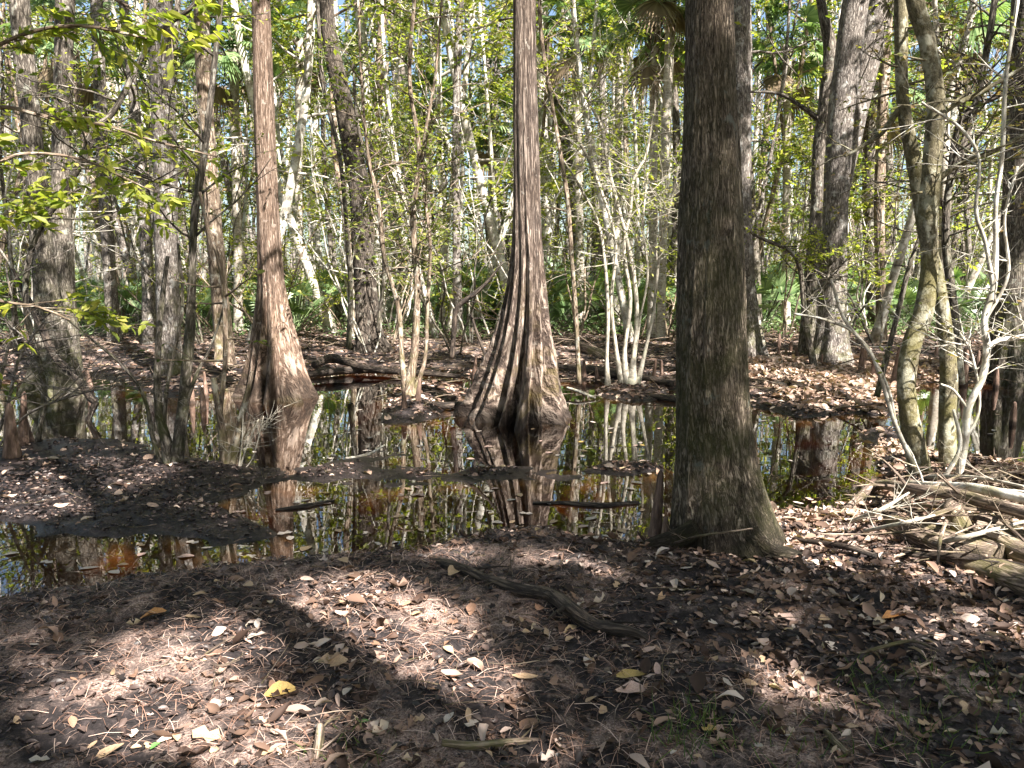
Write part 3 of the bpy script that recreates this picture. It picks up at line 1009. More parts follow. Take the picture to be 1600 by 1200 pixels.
clump('leaning_sapling', 'dark crooked sapling leaning right across the far left trunks',
      [[(60, 690, 9), (68, 600, 9), (40, 480, 9), (52, 380, 9), (100, 300, 10), (128, 250, 12), (150, 200, 11), (180, 170, 9), (240, 60, 8), (300, 10, 7), (330, -40, 6)],
       [(135, 250, 8), (190, 262, 7), (250, 285, 5), (300, 300, 4)]], 7.2, 'dark', 'leaf_y', rs, 12, .9, 2, 2.2, .065, 2.0, 8, T_LEAF)
clump('bare_sapling', 'tangle of leafless grey twigs at the left edge above the cypress knees',
      [[(-20, 720, 6), (10, 640, 5), (30, 560, 4), (70, 500, 3)], [(-20, 720, 6), (0, 600, 5), (20, 500, 4), (10, 420, 3)], [(-20, 720, 5), (40, 650, 4), (110, 620, 3), (190, 600, 2)]], 6.8, 'grey', None, rs, 22, .8, 2, 0, .05, .5, 6, rb=.006)
clump('bare_sapling', 'pale leafless sprig at the foot of the v-shaped sapling clump',
      [[(372, 742, 4), (385, 700, 3), (404, 655, 2)], [(372, 742, 4), (378, 690, 2), (380, 640, 2)], [(372, 742, 3), (395, 715, 2), (412, 650, 1.5)]], 6.45, 'twig', None, rs, 10, .25, 1, 0, .05, .12, 5, rb=.002)
# overhanging leafy branches at the upper left, from a tree just outside the view
r_ = np.random.RandomState(77)
P, Rr = px_path([(-330, 950, 60), (-320, 700, 46), (-300, 400, 40), (-280, 100, 36), (-270, -300, 30), (-260, -700, 22)], 4.2, 40)
root = thing('overhanging_sapling', 'leafy yellow-green sapling reaching in from the left edge with long sprays', 'sapling', P[0])
mb = MB()
mb.tube(P, Rr, 12, rough=.05)
paths, tips = [], []
for br in ([(-290, 330, 14), (-100, 200, 9), (0, 168, 7), (70, 182, 6), (165, 196, 5), (240, 220, 4), (340, 245, 3)],
           [(-290, 250, 12), (-100, 130, 8), (20, 60, 6), (120, 40, 5), (230, 60, 4)],
           [(-300, 500, 12), (-120, 440, 8), (0, 470, 5), (60, 480, 4), (110, 500, 3)],
           [(-280, 0, 12), (-60, -60, 9), (100, -40, 7), (200, 10, 5)], [(-280, -100, 12), (0, -120, 9), (300, -60, 6), (420, 0, 4)],
           [(-290, 200, 9), (-60, 260, 7), (40, 240, 5), (130, 250, 4), (220, 290, 3)],
           [(-290, 300, 9), (-60, 340, 6), (30, 330, 4)]):
    dd = 4.2 + r_.uniform(-.5, .6)
    Q, q = px_path([(*b_[:3], 4.2 + (dd - 4.2) * min(1, i / 2)) for i, b_ in enumerate(br)], dd, 30)
    paths.append((Q, q, 0))
    for k in range(9):
        i = r_.randint(9, 29)
        dv = Q[i] - Q[i - 1]
        dv /= np.linalg.norm(dv)
        sv = r_.normal(0, 1, 3)
        sv[2] *= .35
        grow(r_, Q[i], dv * .7 + sv * .6, r_.uniform(.2, .5), .003, 1, paths, tips, .2, -.1, (2, 3), .55)
tube_paths(mb, paths, .0008, 6)
mb.build('stem', M['brown'], root)
lv = spray(r_, tips, 6.0, .085, .7, .42)
V, Fs = scatter(T_LEAF, *lv)
mk('foliage', V, Fs, M['leaf_y'], root, smooth=False)

# mid-distance clumps
clump('multistem_sapling', 'dark sapling clump on the debris mound left of the central cypress',
      [[(640, 640, 26), (640, 600, 18), (648, 540, 12), (652, 440, 10), (645, 340, 9), (655, 240, 7), (640, 120, 6), (650, -30, 5)],
       [(635, 620, 14), (628, 560, 9), (622, 480, 8), (600, 400, 7), (592, 320, 7), (575, 240, 5), (565, 130, 4), (560, 0, 4)],
       [(645, 620, 10), (664, 560, 6), (668, 480, 6), (672, 380, 5), (660, 250, 5), (680, 120, 4), (690, 0, 3)]], 10.2, 'brown', 'leaf_g', rs, 16, 1.0, 2, 3, .075, 1.6, 8)
clump('multistem_sapling', 'pale many-stemmed sapling with tangled branches right of the central cypress',
      [[(985, 606, 30), (990, 560, 11), (995, 480, 9), (985, 400, 8), (968, 330, 7), (950, 260, 7), (940, 200, 6), (920, 160, 5), (900, 120, 4)],
       [(980, 606, 20), (976, 550, 9), (985, 470, 8), (975, 390, 7), (985, 330, 6), (990, 280, 6), (1010, 240, 5), (1020, 180, 4)],
       [(972, 606, 14), (962, 540, 8), (955, 470, 7), (962, 380, 6), (940, 300, 6), (915, 240, 6), (890, 200, 5), (870, 170, 3)],
       [(995, 604, 14), (1010, 540, 7), (1022, 480, 7), (1030, 400, 6), (1045, 330, 6), (1060, 260, 4)],
       [(950, 608, 14), (948, 560, 8), (950, 500, 8), (946, 420, 7), (935, 350, 6), (905, 290, 5), (880, 250, 4)],
       [(985, 600, 12), (1000, 500, 5), (1012, 430, 5), (1005, 350, 4), (1012, 270, 4)]], 11.3, 'twig', 'leaf_y', rs, 9, 1.3, 2, 2.6, .055, 1.9, 8, ws=.78, rb=.009, kids=(2, 3))
clump('bare_sapling', 'black twisted dead branch sticking up left of the central cypress foot',
      [[(706, 560, 9), (710, 510, 8), (715, 480, 8), (740, 460, 7), (762, 440, 5), (785, 410, 3)], [(760, 560, 5), (745, 520, 5), (735, 490, 4)]], 11.0, 'wetlog', None, rs, 3, .3, 0, 0, .05, .9, 8)
clump('bare_sapling', 'dark slanting dead stem left of the mossy crossed saplings',
      [[(1370, 620, 10), (1385, 560, 9), (1405, 480, 8), (1420, 420, 7), (1440, 360, 5)]], 9.5, 'dark', None, rs, 3, .4, 0, 0, .05, .9, 8)
clump('crooked_sapling', 'dark crooked sapling with long sideways branch right of the largest trunk',
      [[(1275, 590, 12), (1258, 500, 9), (1250, 420, 8), (1230, 390, 7), (1185, 370, 5), (1150, 345, 3)], [(1262, 470, 6), (1290, 440, 5), (1300, 400, 4)]], 12.6, 'dark', 'leaf_y', rs, 12, .8, 2, 5, .07, 1.6, 7)
clump('crooked_sapling', 'dark leaning sapling with sideways boughs against the sky at upper right',
      [[(1500, 600, 16), (1490, 480, 14), (1478, 380, 13), (1482, 300, 12), (1500, 240, 12), (1528, 150, 11), (1545, 60, 10), (1560, -40, 9)],
       [(1478, 330, 9), (1500, 190, 9), (1560, 150, 7), (1620, 110, 6)]], 8.4, 'dark', 'leaf_o', rs, 30, 1.1, 2, 2.4, .07, 1.9, 8)
clump('crooked_sapling', 'slim dark sapling with hanging curved branch right of the central cypress top',
      [[(905, 600, 8, 11), (900, 500, 7, 11), (893, 400, 7, 11), (885, 300, 7, 11), (862, 160, 6, 11), (846, 60, 6, 11), (842, -30, 6, 11)]], 11, 'brown', 'leaf_y', rs, 16, .9, 2, 4, .075, 2.0, 7)
clump('mossy_sapling', 'thin curved sapling left of the dark leaning tree',
      [[(545, 545, 9), (548, 450, 8), (540, 330, 7), (530, 240, 7), (505, 130, 6), (498, 40, 6), (495, -30, 5)], [(590, 520, 6), (600, 420, 6), (592, 320, 5), (560, 200, 5), (552, 100, 4)]], 13, 'dark', 'leaf_g', rs, 8, 1.0, 2, 2.5, .08, 2.2, 7)

# ------------------------------------------------------------------ background trees from a few prototypes
def proto_tree(seed, Ht, r0, mat, leaf, z0, nb, L, per, size, lean=.4, lvl=2, kids=(3, 5), flat=.6, fork=False):
    r_ = np.random.RandomState(seed)
    root = thing('forest_tree', None, None, (0, 0, 0))
    n = 30
    z = np.linspace(-.15, Ht, n)
    ph = r_.uniform(0, 6, 4)
    P = np.column_stack([lean * (np.sin(z * .30 + ph[0]) - math.sin(ph[0])) + r_.normal(0, .05) * z, lean * (np.sin(z * .27 + ph[1]) - math.sin(ph[1])) + r_.normal(0, .05) * z, z])
    Rr = r0 * (1 + .7 * np.exp(-np.maximum(z, 0) / .3)) * (1 - np.clip(z / Ht, 0, 1) * .7)
    mb = MB()
    mb.tube(P, Rr, 10, rough=.06, sd=seed)
    if fork:
        k = 9
        a = r_.uniform(0, 6.28)
        zz = z[k:]
        Q = np.column_stack([P[k, 0] + math.cos(a) * .16 * (zz - zz[0]), P[k, 1] + math.sin(a) * .16 * (zz - zz[0]), zz])
        mb.tube(Q, Rr[k:] * .75, 8, rough=.06, sd=seed + 1)
    cr = crown_on(r_, P, Rr, z0, nb, L, lvl, kids, per, size, flat=flat, prune=False, wig=.3, rb=min(.03, r0 * .4))
    tube_paths(mb, cr[0], .006, 6)
    mb.build('trunk', M[mat], root)
    V, Fs = scatter(T_QUAD, *cr[1])
    mk('crown', V, Fs, M[leaf], root, smooth=False)
    return root


PROTO = []   # (root, thickness word, colour word)
for sd_, Ht, r0, mat, leaf, z0, nb, L, per, size, lean, fork in (
        (1, 17, .13, 'pale', 'leaf_y', 3.5, 14, 2.0, 7, .13, .5, False), (2, 15, .09, 'pale', 'leaf_y', 2.5, 13, 1.7, 7, .12, .6, True),
        (3, 18, .17, 'grey', 'leaf_g', 5.0, 14, 2.3, 7, .14, .4, False), (4, 16, .11, 'grey', 'leaf_g', 3.0, 13, 1.9, 7, .13, .6, False),
        (5, 17, .15, 'brown', 'leaf_g', 4.0, 14, 2.1, 7, .13, .4, False), (6, 14, .07, 'brown', 'leaf_y', 2.0, 13, 1.6, 7, .12, .7, True),
        (9, 14, .055, 'pale', 'leaf_y', 3.5, 10, 1.4, 7, .11, .7, False), (10, 15, .06, 'grey', 'leaf_y', 3.5, 10, 1.4, 7, .11, .9, True),
        (7, 17, .14, 'dark', 'leaf_d', 4.0, 14, 2.2, 7, .14, .5, False), (8, 13, .06, 'dark', 'leaf_g', 2.0, 13, 1.6, 7, .12, .8, False)):
    PROTO.append((proto_tree(sd_, Ht, r0, mat, leaf, z0, nb, L, per, size, lean, fork=fork),
                  'stout' if r0 > .12 else ('slim' if r0 > .08 else 'thin'), {'pale': 'whitish', 'grey': 'grey', 'brown': 'brown', 'dark': 'dark'}[mat]))

LAND = [(-9999, 'the left edge of the view'), (78, 'the flared grey tree'), (264, 'the speckled tree'), (422, 'the reddish cypress'), (572, 'the leaning tree'),
        (717, 'the slim grey tree'), (822, 'the central cypress'), (985, 'the many-stemmed sapling'), (1112, 'the largest trunk'), (1305, 'the ridged-foot tree'), (1450, 'the crossed saplings'), (1590, 'the right-edge trunk')]
ORD = 'first second third fourth fifth sixth seventh eighth ninth tenth eleventh twelfth thirteenth fourteenth fifteenth sixteenth seventeenth eighteenth nineteenth twentieth'.split()


def sector(px):
    for i in range(len(LAND) - 1):
        if LAND[i][0] <= px < LAND[i + 1][0]:
            if i == 0:
                return 'at the left edge of the view'
            return 'between %s and %s' % (LAND[i][1].replace('the ', '', 1), LAND[i + 1][1].replace('the ', '', 1))
    return 'at the right edge of the view'


def px_of(x, y):
    return 800 + F * x / y * (cP + 0)   # near enough for wording


def assign(items, fmt):
    """items: dicts with px, kind words; gives each a label with its rank in its sector"""
    grp = {}
    for it in items:
        grp.setdefault((it['w'], sector(it['px'])), []).append(it)
    for (w, s), l in grp.items():
        l.sort(key=lambda q: q['px'])
        for i, it in enumerate(l):
            o_ = '' if len(l) == 1 else ORD[min(i, 19)] + ' from left, '
            it['label'] = fmt(o_, w, s, len(l) > 1)
    return items


rs = np.random.RandomState(2024)
items = []
placed = []


def far_place(n, y0, y1, mind, choose, xlim=.80):
    c = 0
    tries = 0
    while c < n and tries < n * 60:
        tries += 1
        y = y0 + (y1 - y0) * rs.rand() ** .8
        x = rs.uniform(-1, 1) * y * xlim
        if any((x - a) ** 2 + (y - b_) ** 2 < mind ** 2 for a, b_ in placed):
            continue
        z = gz(x, y)
        if z < .06:
            continue
        placed.append((x, y))
        c += 1
        items.append(dict(x=x, y=y, z=z, px=px_of(x, y), p=choose()))


far_place(26, 15.5, 22, 1.0, lambda: rs.choice([1, 3, 5, 5, 8, 9, 1, 6, 7]))
far_place(105, 21, 34, .7, lambda: rs.choice([0, 1, 1, 6, 6, 7, 3, 4, 5, 8, 9, 0]), .72)
far_place(140, 33, 52, .8, lambda: rs.choice([0, 1, 2, 6, 7, 3, 4, 8, 0, 1]), .72)
for it in items:
    pr = PROTO[it['p']]
    dist = 'near' if it['y'] < 22 else ('middle-distance' if it['y'] < 34 else 'far')
    it['w'] = '%s %s %s' % (dist, pr[1], pr[2])
assign(items, lambda o_, w, s, many: '%s%s tree %s' % (o_, w, s))
for it in items:
    s = rs.uniform(.85, 1.2)
    dup(PROTO[it['p']][0], (it['x'], it['y'], it['z']), rs.uniform(0, 6.28), (s * rs.uniform(.8, 1.25), s * rs.uniform(.8, 1.25), s),
        it['label'], 'tree', 'trees in the wood beyond the pool')
for p_ in PROTO:
    hide_proto(p_[0])


# understory bushes with airy horizontal sprays
def proto_bush(seed, mat, leaf, Hh, n, per, size, kids=(3, 5), L=1.1):
    r_ = np.random.RandomState(seed)
    root = thing('understory_shrub', None, None, (0, 0, 0))
    mb = MB()
    paths, tips = [], []
    for k in range(n):
        a = r_.uniform(0, 6.28)
        d = np.array([math.cos(a) * .35, math.sin(a) * .35, 1])
        grow(r_, (math.cos(a) * .08, math.sin(a) * .08, -.05), d, Hh * r_.uniform(.6, 1.1), .022, 2, paths, tips, .25, .0, kids, .42, (45, 85), None, .25)
    tube_paths(mb, paths, .003, 5)
    mb.build('stem', M[mat], root)
    lv = spray(r_, tips, per, size, .75)
    V, Fs = scatter(T_QUAD, *lv)
    mk('foliage', V, Fs, M[leaf], root, smooth=False)
    return root


BUSH = [(proto_bush(31, 'pale', 'leaf_y', 5.5, 3, 10, .10), 'tall yellow-green', 'whitish stems'), (proto_bush(32, 'brown', 'leaf_g', 4.5, 3, 10, .10), 'mid-green', 'brown stems'),
        (proto_bush(33, 'pale', 'leaf_o', 5.0, 4, 5, .08), 'half-bare olive', 'whitish stems'), (proto_bush(34, 'dark', 'leaf_y', 7.0, 3, 10, .11), 'very tall yellow-green', 'dark stems'),
        (proto_bush(35, 'brown', 'leaf_y', 2.2, 4, 8, .08, L=.7), 'low yellow-green', 'thin stems')]
items = []
placed = []
far_place(34, 14.5, 20, .9, lambda: rs.choice([0, 1, 2, 2, 3, 4]))
far_place(70, 19, 32, .9, lambda: rs.choice([0, 1, 2, 3, 3, 4]))
far_place(50, 31, 48, 1.4, lambda: rs.choice([0, 1, 3, 3]))
for it in items:
    dist = 'near' if it['y'] < 20 else ('middle-distance' if it['y'] < 32 else 'far')
    it['w'] = '%s %s' % (dist, BUSH[it['p']][1])
assign(items, lambda o_, w, s, many: '%s%s %s %s' % (o_, w, 'shrub', s))
for it in items:
    s = rs.uniform(.8, 1.25)
    dup(BUSH[it['p']][0], (it['x'], it['y'], it['z']), rs.uniform(0, 6.28), (s, s, s * rs.uniform(.9, 1.3)), it['label'], 'shrub', 'airy shrubs under the trees')
for p_ in BUSH:
    hide_proto(p_[0])


# ------------------------------------------------------------------ palmettos and cabbage palms
def fan(r_, base, d, L, nb=18, spread=2.5, droop=.25):
    """one fan leaf: stalk end at base, facing along d"""
    d = np.array(d, float)
    d /= np.linalg.norm(d)
    up = np.array([0, 0, 1.]) + r_.normal(0, .25, 3)
    s = np.cross(d, up)
    s /= np.linalg.norm(s)
    n = np.cross(s, d)
    V, Fq = [], []
    for k in range(nb):
        a = (k / (nb - 1) - .5) * spread
        dd = d * math.cos(a) + s * math.sin(a) + n * .12 * math.cos(a)
        side = -d * math.sin(a) + s * math.cos(a)
        l = L * (1 - .25 * abs(a) / 1.3) * r_.uniform(.88, 1.05)
        w = .018 * L / .5
        b0 = len(V)
        for f, ww in ((0.05, .3), (.5, 1.0), (.8, .6), (1.0, .05)):
            c = base + dd * l * f - np.array([0, 0, droop * l * f * f])
            V.append(c - side * w * ww)
            V.append(c + side * w * ww)
        for j in range(3):
            Fq.append([b0 + 2 * j, b0 + 2 * j + 1, b0 + 2 * j + 3, b0 + 2 * j + 2])
    return np.array(V), [np.array(Fq)]


def proto_palmetto(seed, nl, L, ht):
    r_ = np.random.RandomState(seed)
    root = thing('palmetto', None, None, (0, 0, 0))
    mb = MB()
    parts = []
    for k in range(nl):
        a = k * 2.4 + r_.uniform(-.3, .3)
        el = r_.uniform(.35, 1.35)
        d = np.array([math.cos(a) * math.cos(el), math.sin(a) * math.cos(el), math.sin(el)])
        e = d * ht * r_.uniform(.7, 1.15)
        mb.tube(np.array([d * .02, d * ht * .3, e]), [.008, .006, .005], 4, cap=False)
        parts.append(fan(r_, e, d + np.array([0, 0, -.25]), L * r_.uniform(.8, 1.15)))
    mb.build('stalk', M['frond'], root)
    V, Fs = merge(parts)
    mk('fan_leaf', V, Fs, M['frond'], root, smooth=False)
    return root


PMT = [proto_palmetto(51, 12, .5, .75), proto_palmetto(52, 16, .55, 1.0), proto_palmetto(53, 9, .42, .55)]
items = []
placed = []
far_place(75, 18.5, 26, .65, lambda: rs.randint(3), .70)
far_place(60, 26, 38, .9, lambda: rs.choice([0, 1]), .70)
for it in items:
    it['w'] = '%s %s' % ('front-row' if it['y'] < 23.5 else ('second-row' if it['y'] < 27 else 'distant'), ('bushy', 'large spreading', 'small')[it['p']])
assign(items, lambda o_, w, s, many: '%s%s %s %s' % (o_, w, 'palmetto', s))
for it in items:
    s = rs.uniform(1.1, 1.7)
    dup(PMT[it['p']], (it['x'], it['y'], it['z']), rs.uniform(0, 6.28), (s, s, s), it['label'], 'palmetto', 'palmettos on the far bank')
for p_ in PMT:
    hide_proto(p_)


def palm(label, pts, d, rs, top=None, nf=20, L=.78):
    P, Rr = px_path(pts, d, 40)
    if top and P[-1][2] < top:
        P, Rr = extend_up(P, Rr, top, rs, r_top=Rr[-1])
    root = thing('cabbage_palm', label, 'palm tree', P[0], 'cabbage palms in the wood')
    mb = MB()
    mb.tube(P, Rr, 14, rough=.06, sd=rs.randint(30))
    mb.build('trunk', M['palm'], root)
    tp = P[-1]
    g, dd_, st = [], [], MB()
    bt = MB()
    for k in range(26):
        a = k * 2.4
        z_ = -k * .035
        b_ = tp + np.array([math.cos(a) * Rr[-1], math.sin(a) * Rr[-1], z_])
        bt.tube(np.array([b_, b_ + np.array([math.cos(a) * .12, math.sin(a) * .12, .16])]), [.03, .015], 4)
    bt.build('leaf_boots', M['brown'], root)
    for k in range(nf + 2):
        a = k * 2.4 + rs.uniform(-.2, .2)
        dead = k >= nf
        el = rs.uniform(-1.3, -.8) if dead else rs.uniform(-.45, 1.25)
        dv = np.array([math.cos(a) * math.cos(el), math.sin(a) * math.cos(el), math.sin(el)])
        pl = L * rs.uniform(.8, 1.2)
        c = tp + np.array([0, 0, -.2 if dead else 0])
        e = c + dv * pl + np.array([0, 0, -.15 * pl])
        st.tube(np.array([c, (c + e) / 2 + np.array([0, 0, .06]), e]), [.015, .012, .009], 4, cap=False)
        (dd_ if dead else g).append(fan(rs, e, dv + np.array([0, 0, -.35]), L * .95, 24, 3.4, .45))
    st.build('leaf_stalk', M['frond'], root)
    V, Fs = merge(g)
    mk('fan_leaf', V, Fs, M['frond'], root, smooth=False)
    V, Fs = merge(dd_)
    mk('dead_fan_leaf', V, Fs, M['dead_frond'], root, smooth=False)
    return root


rs = np.random.RandomState(9)
palm('white-trunked cabbage palm right of the central cypress, left one of the bright pair', [(1017, 530, 18), (1018, 490, 14), (1020, 400, 13), (1021, 250, 13), (1023, 120, 13), (1024, 30, 14)], 17, rs)
palm('white-trunked cabbage palm right of the central cypress, right one of the bright pair', [(1032, 532, 17), (1033, 480, 13), (1036, 380, 13), (1038, 250, 13), (1044, 120, 14), (1050, 0, 15), (1052, -60, 15)], 16.5, rs)
palm('cabbage palm with drooping bluish fronds above the central cypress right side', [(905, 515, 16), (906, 400, 13), (903, 250, 13), (900, 120, 13), (898, 40, 14)], 21, rs)
palm('cabbage palm with wide fan head at top between central cypress and bright pair', [(962, 518, 14), (964, 400, 12), (966, 250, 12), (967, 120, 12), (968, 20, 13)], 22, rs)
palm('dark-headed cabbage palm at the upper left near the reddish cypress', [(372, 525, 16), (372, 400, 13), (368, 250, 13), (366, 130, 14), (366, 70, 14)], 19, rs)
palm('cabbage palm with brown hanging skirt right of the reddish cypress', [(470, 520, 14), (468, 400, 12), (466, 280, 12), (468, 130, 12), (468, 60, 13)], 22, rs)
palm('cabbage palm head seen over the large grey flared tree', [(110, 540, 18), (108, 400, 15), (104, 200, 15), (100, 40, 16)], 17, rs, nf=16)
palm('small cabbage palm with low head left of the central cypress', [(770, 515, 13), (768, 400, 12), (768, 260, 12), (767, 190, 13)], 24, rs)
palm('tall cabbage palm at the upper right behind the mossy crossed saplings', [(1470, 540, 18), (1474, 400, 14), (1476, 200, 14), (1478, 20, 15)], 17.5, rs)
palm('cabbage palm head behind the pale leaning tree', [(1360, 530, 15), (1362, 400, 12), (1366, 220, 12), (1368, 130, 13)], 21, rs)
palm('cabbage palm low head between dark leaning tree and slim grey tree', [(668, 518, 13), (668, 400, 11), (670, 260, 11), (672, 160, 12)], 25, rs)
palm('cabbage palm with blue-green head between ridged-foot tree and largest trunk', [(1228, 525, 15), (1228, 400, 12), (1230, 200, 12), (1230, 70, 13)], 20, rs)

# ------------------------------------------------------------------ distant wood closing the view
rs = np.random.RandomState(55)
mb = MB()
for k in range(260):
    y = rs.uniform(56, 86)
    x = rs.uniform(-1, 1) * y * .85
    h_ = rs.uniform(12, 20)
    z = np.linspace(-.5, h_, 6)
    P = np.column_stack([x + rs.normal(0, .15, 6) + z * rs.normal(0, .03), np.full(6, y), z])
    mb.tube(P, np.linspace(rs.uniform(.09, .24), .05, 6), 6, cap=False)
o = mb.build('distant_trunks', M['grey'])
o['kind'] = 'stuff'
N = 90000
nc = 2600
cx = rs.uniform(-1, 1, nc)
cyy = 52 + 42 * rs.rand(nc) ** .9
cz = rs.rand(nc) ** 1.15 * 19 + .6
ci = rs.randint(0, nc, N)
pos = np.column_stack([cx[ci] * cyy[ci] * .85, cyy[ci], cz[ci]]) + rs.normal(0, 1, (N, 3)) * np.array([.9, .9, .5])
pos[:, 2] = np.maximum(pos[:, 2], .1)
L_ = rs.uniform(.16, .34, N)
V, Fs = scatter(T_QUAD, pos, rs.normal(0, 1, (N, 3)) * np.array([1, 1, .5]), rs.normal(0, .5, (N, 3)) + np.array([0, 0, .7]), L_, L_ * .6)
o = mk('distant_foliage', V, Fs, M['leaf_g'], smooth=False)
o['kind'] = 'stuff'

# the wood goes on all round the clearing
N = 60000
nc = 1500
ca = rs.uniform(0, 2 * np.pi, nc)
cr_ = rs.uniform(19, 42, nc)
cz = rs.rand(nc) * 13 + .8
cX, cY = cr_ * np.sin(ca), cr_ * np.cos(ca)
ok = (cY < 4) | (np.abs(cX) > cY * .95 + 3)
cX, cY, cz = cX[ok], cY[ok], cz[ok]
ci = rs.randint(0, len(cX), N)
pos = np.column_stack([cX[ci], cY[ci], cz[ci]]) + rs.normal(0, 1, (N, 3)) * np.array([1.1, 1.1, .7])
pos[:, 2] = np.maximum(pos[:, 2], .15)
L_ = rs.uniform(.2, .42, N)
V, Fs = scatter(T_QUAD, pos, rs.normal(0, 1, (N, 3)), rs.normal(0, .5, (N, 3)) + np.array([0, 0, .6]), L_, L_ * .6)
o = mk('surrounding_foliage', V, Fs, M['leaf_g'], smooth=False)
o['kind'] = 'stuff'
mb = MB()
for k in range(170):
    a_, r_ = rs.uniform(0, 6.28), rs.uniform(16, 40)
    x, y = r_ * math.sin(a_), r_ * math.cos(a_)
    if y > 4 and abs(x) < y * .95 + 3:
        continue
    mb.tube(np.array([[x, y, -.3], [x + .2, y, 5], [x, y + .2, 13]]), [.2, .13, .06], 6, cap=False)
o = mb.build('surrounding_trunks', M['grey'])
o['kind'] = 'stuff'

# ------------------------------------------------------------------ cypress knees
rs = np.random.RandomState(66)


def knee(label, px, py, hpx, wpx, z=None, mat='knee', d=None):
    b_ = on(px, py, 0) if z is None else on(px, py, z)
    g = gz(b_[0], b_[1])
    d_ = b_[1]
    h_ = hpx * d_ / F
    w = wpx * d_ / F / 2
    z0 = min(g, 0) - .05
    lean = rs.normal(0, .06, 2)
    zz = np.array([z0, z0 + .1, h_ * .35, h_ * .7, h_ * .93, h_])
    zz = np.maximum.accumulate(np.maximum(zz, z0 + np.arange(6) * .01))
    P, Rr = cat_path(np.column_stack([b_[0] + lean[0] * zz, b_[1] + lean[1] * zz, zz]), np.array([1.25, 1.05, .78, .55, .40, .16]) * w, 20)
    mb = MB()
    mb.tube(P, Rr, 18, flutes(rs, 4, 0, h_ + .2, .28), rough=.10, sd=rs.randint(40))
    o = mb.build('cypress_knee', M[mat], origin=P[0])
    return tag(o, label, 'cypress knee', 'cypress knees around the pool')


for a in (('stoutest cypress knee leaning at the left edge of the mud flat', 18, 722, 96, 30), ('middle tall knee of the trio at the left edge', 34, 700, 90, 20),
          ('slimmest right knee of the trio at the left edge', 47, 694, 64, 15), ('pale solitary knee standing in dark water at the right edge', 1582, 664, 38, 13),
          ('pointed dark snag-like knee close against the left side of largest trunk', 1022, 852, 124, 24), ('short dark knee between the snag-like knee and the largest trunk', 1040, 862, 60, 20),
          ('slim knee in front of the ridged-foot tree on its left', 1258, 575, 48, 9), ('slim knee right of the grey tree with yellow mossy foot', 1215, 570, 50, 10),
          ('knee beside the dark forked tree foot', 1235, 572, 38, 10), ('taller pointed knee right of the ridged-foot tree', 1345, 596, 62, 13),
          ('brown knee right of the ridged-foot tree, next to taller pointed knee', 1362, 600, 44, 11), ('knee left of the mossy crossed saplings in shade', 1398, 602, 66, 14),
          ('small knee right of the central cypress near the fallen dark log', 912, 592, 30, 9), ('short knee between fallen dark log and pale many-stemmed sapling', 933, 596, 24, 7),
          ('knee right of the pale many-stemmed sapling', 1020, 600, 40, 9), ('tiny knee far right of pale many-stemmed sapling', 1034, 596, 34, 8),
          ('dark knee standing beside the debris mound, left of the central cypress', 652, 640, 50, 12), ('short knee on the debris mound under the dark sapling clump', 632, 648, 40, 13),
          ('thin knee left of the reddish cypress foot', 322, 622, 42, 9), ('stubby knee behind the v-shaped sapling clump', 318, 640, 36, 12),
          ('knee at the water edge under the grey speckled tree', 300, 630, 48, 11), ('crooked knee right of the large grey flared tree', 142, 612, 34, 12),
          ('small knee on the far bank left of the central cypress', 740, 590, 36, 9),
          ('knee under the right-edge mossy trunk, left one', 1530, 604, 44, 10), ('knee under the right-edge mossy trunk, right one', 1556, 606, 36, 10), ('shaded knee right of the bare whitish sapling', 1505, 602, 56, 12)):
    knee(*a)
for k in range(16):
    px = rs.uniform(1195, 1540)
    py = rs.uniform(552, 572)
    knee('%s small shaded knee from left in the row on the far right bank' % ORD[k], 1195 + k * 22 + rs.uniform(-6, 6), py, rs.uniform(22, 44), rs.uniform(7, 10), z=.25)


# ------------------------------------------------------------------ logs, fallen branches, sticks
def lying(name, label, pts, mat, cat='log', seg=14, rough=.12, group=None, twigs=0, tl=.2, flat=True, leafend=False):
    """pts: (px, py, width_px, z)"""
    P, Rr = [], []
    for px, py, w, z in pts:
        q = on(px, py, z)
        if flat is True:
            g = gz(q[0], q[1])
            if g > -.02:
                q = on(px, py, g + z)
        P.append(q)
        Rr.append(w / 2 * np.linalg.norm(q - np.array([0, 0, CAM_Z])) / F)
    P, Rr = cat_path(P, Rr, max(12, len(pts) * 8))
    mb = MB()
    mb.tube(P, Rr, seg, rough=rough, sd=rs.randint(50))
    paths, tips = [], []
    for k in range(twigs):
        i = rs.randint(2, len(P) - 2)
        dv = P[i + 1] - P[i]
        dv /= np.linalg.norm(dv) + 1e-9
        s = rs.normal(0, 1, 3)
        s[2] = abs(s[2]) * .4
        grow(rs, P[i], dv * .6 + s * .7, tl * rs.uniform(.6, 1.4), max(Rr[i] * .35, .0015), 1, paths, tips, .3, -.1, (1, 3), .6)
    tube_paths(mb, paths, .0006, 5)
    o = mb.build(name, M[mat], origin=P[0])
    return tag(o, label, cat, group)


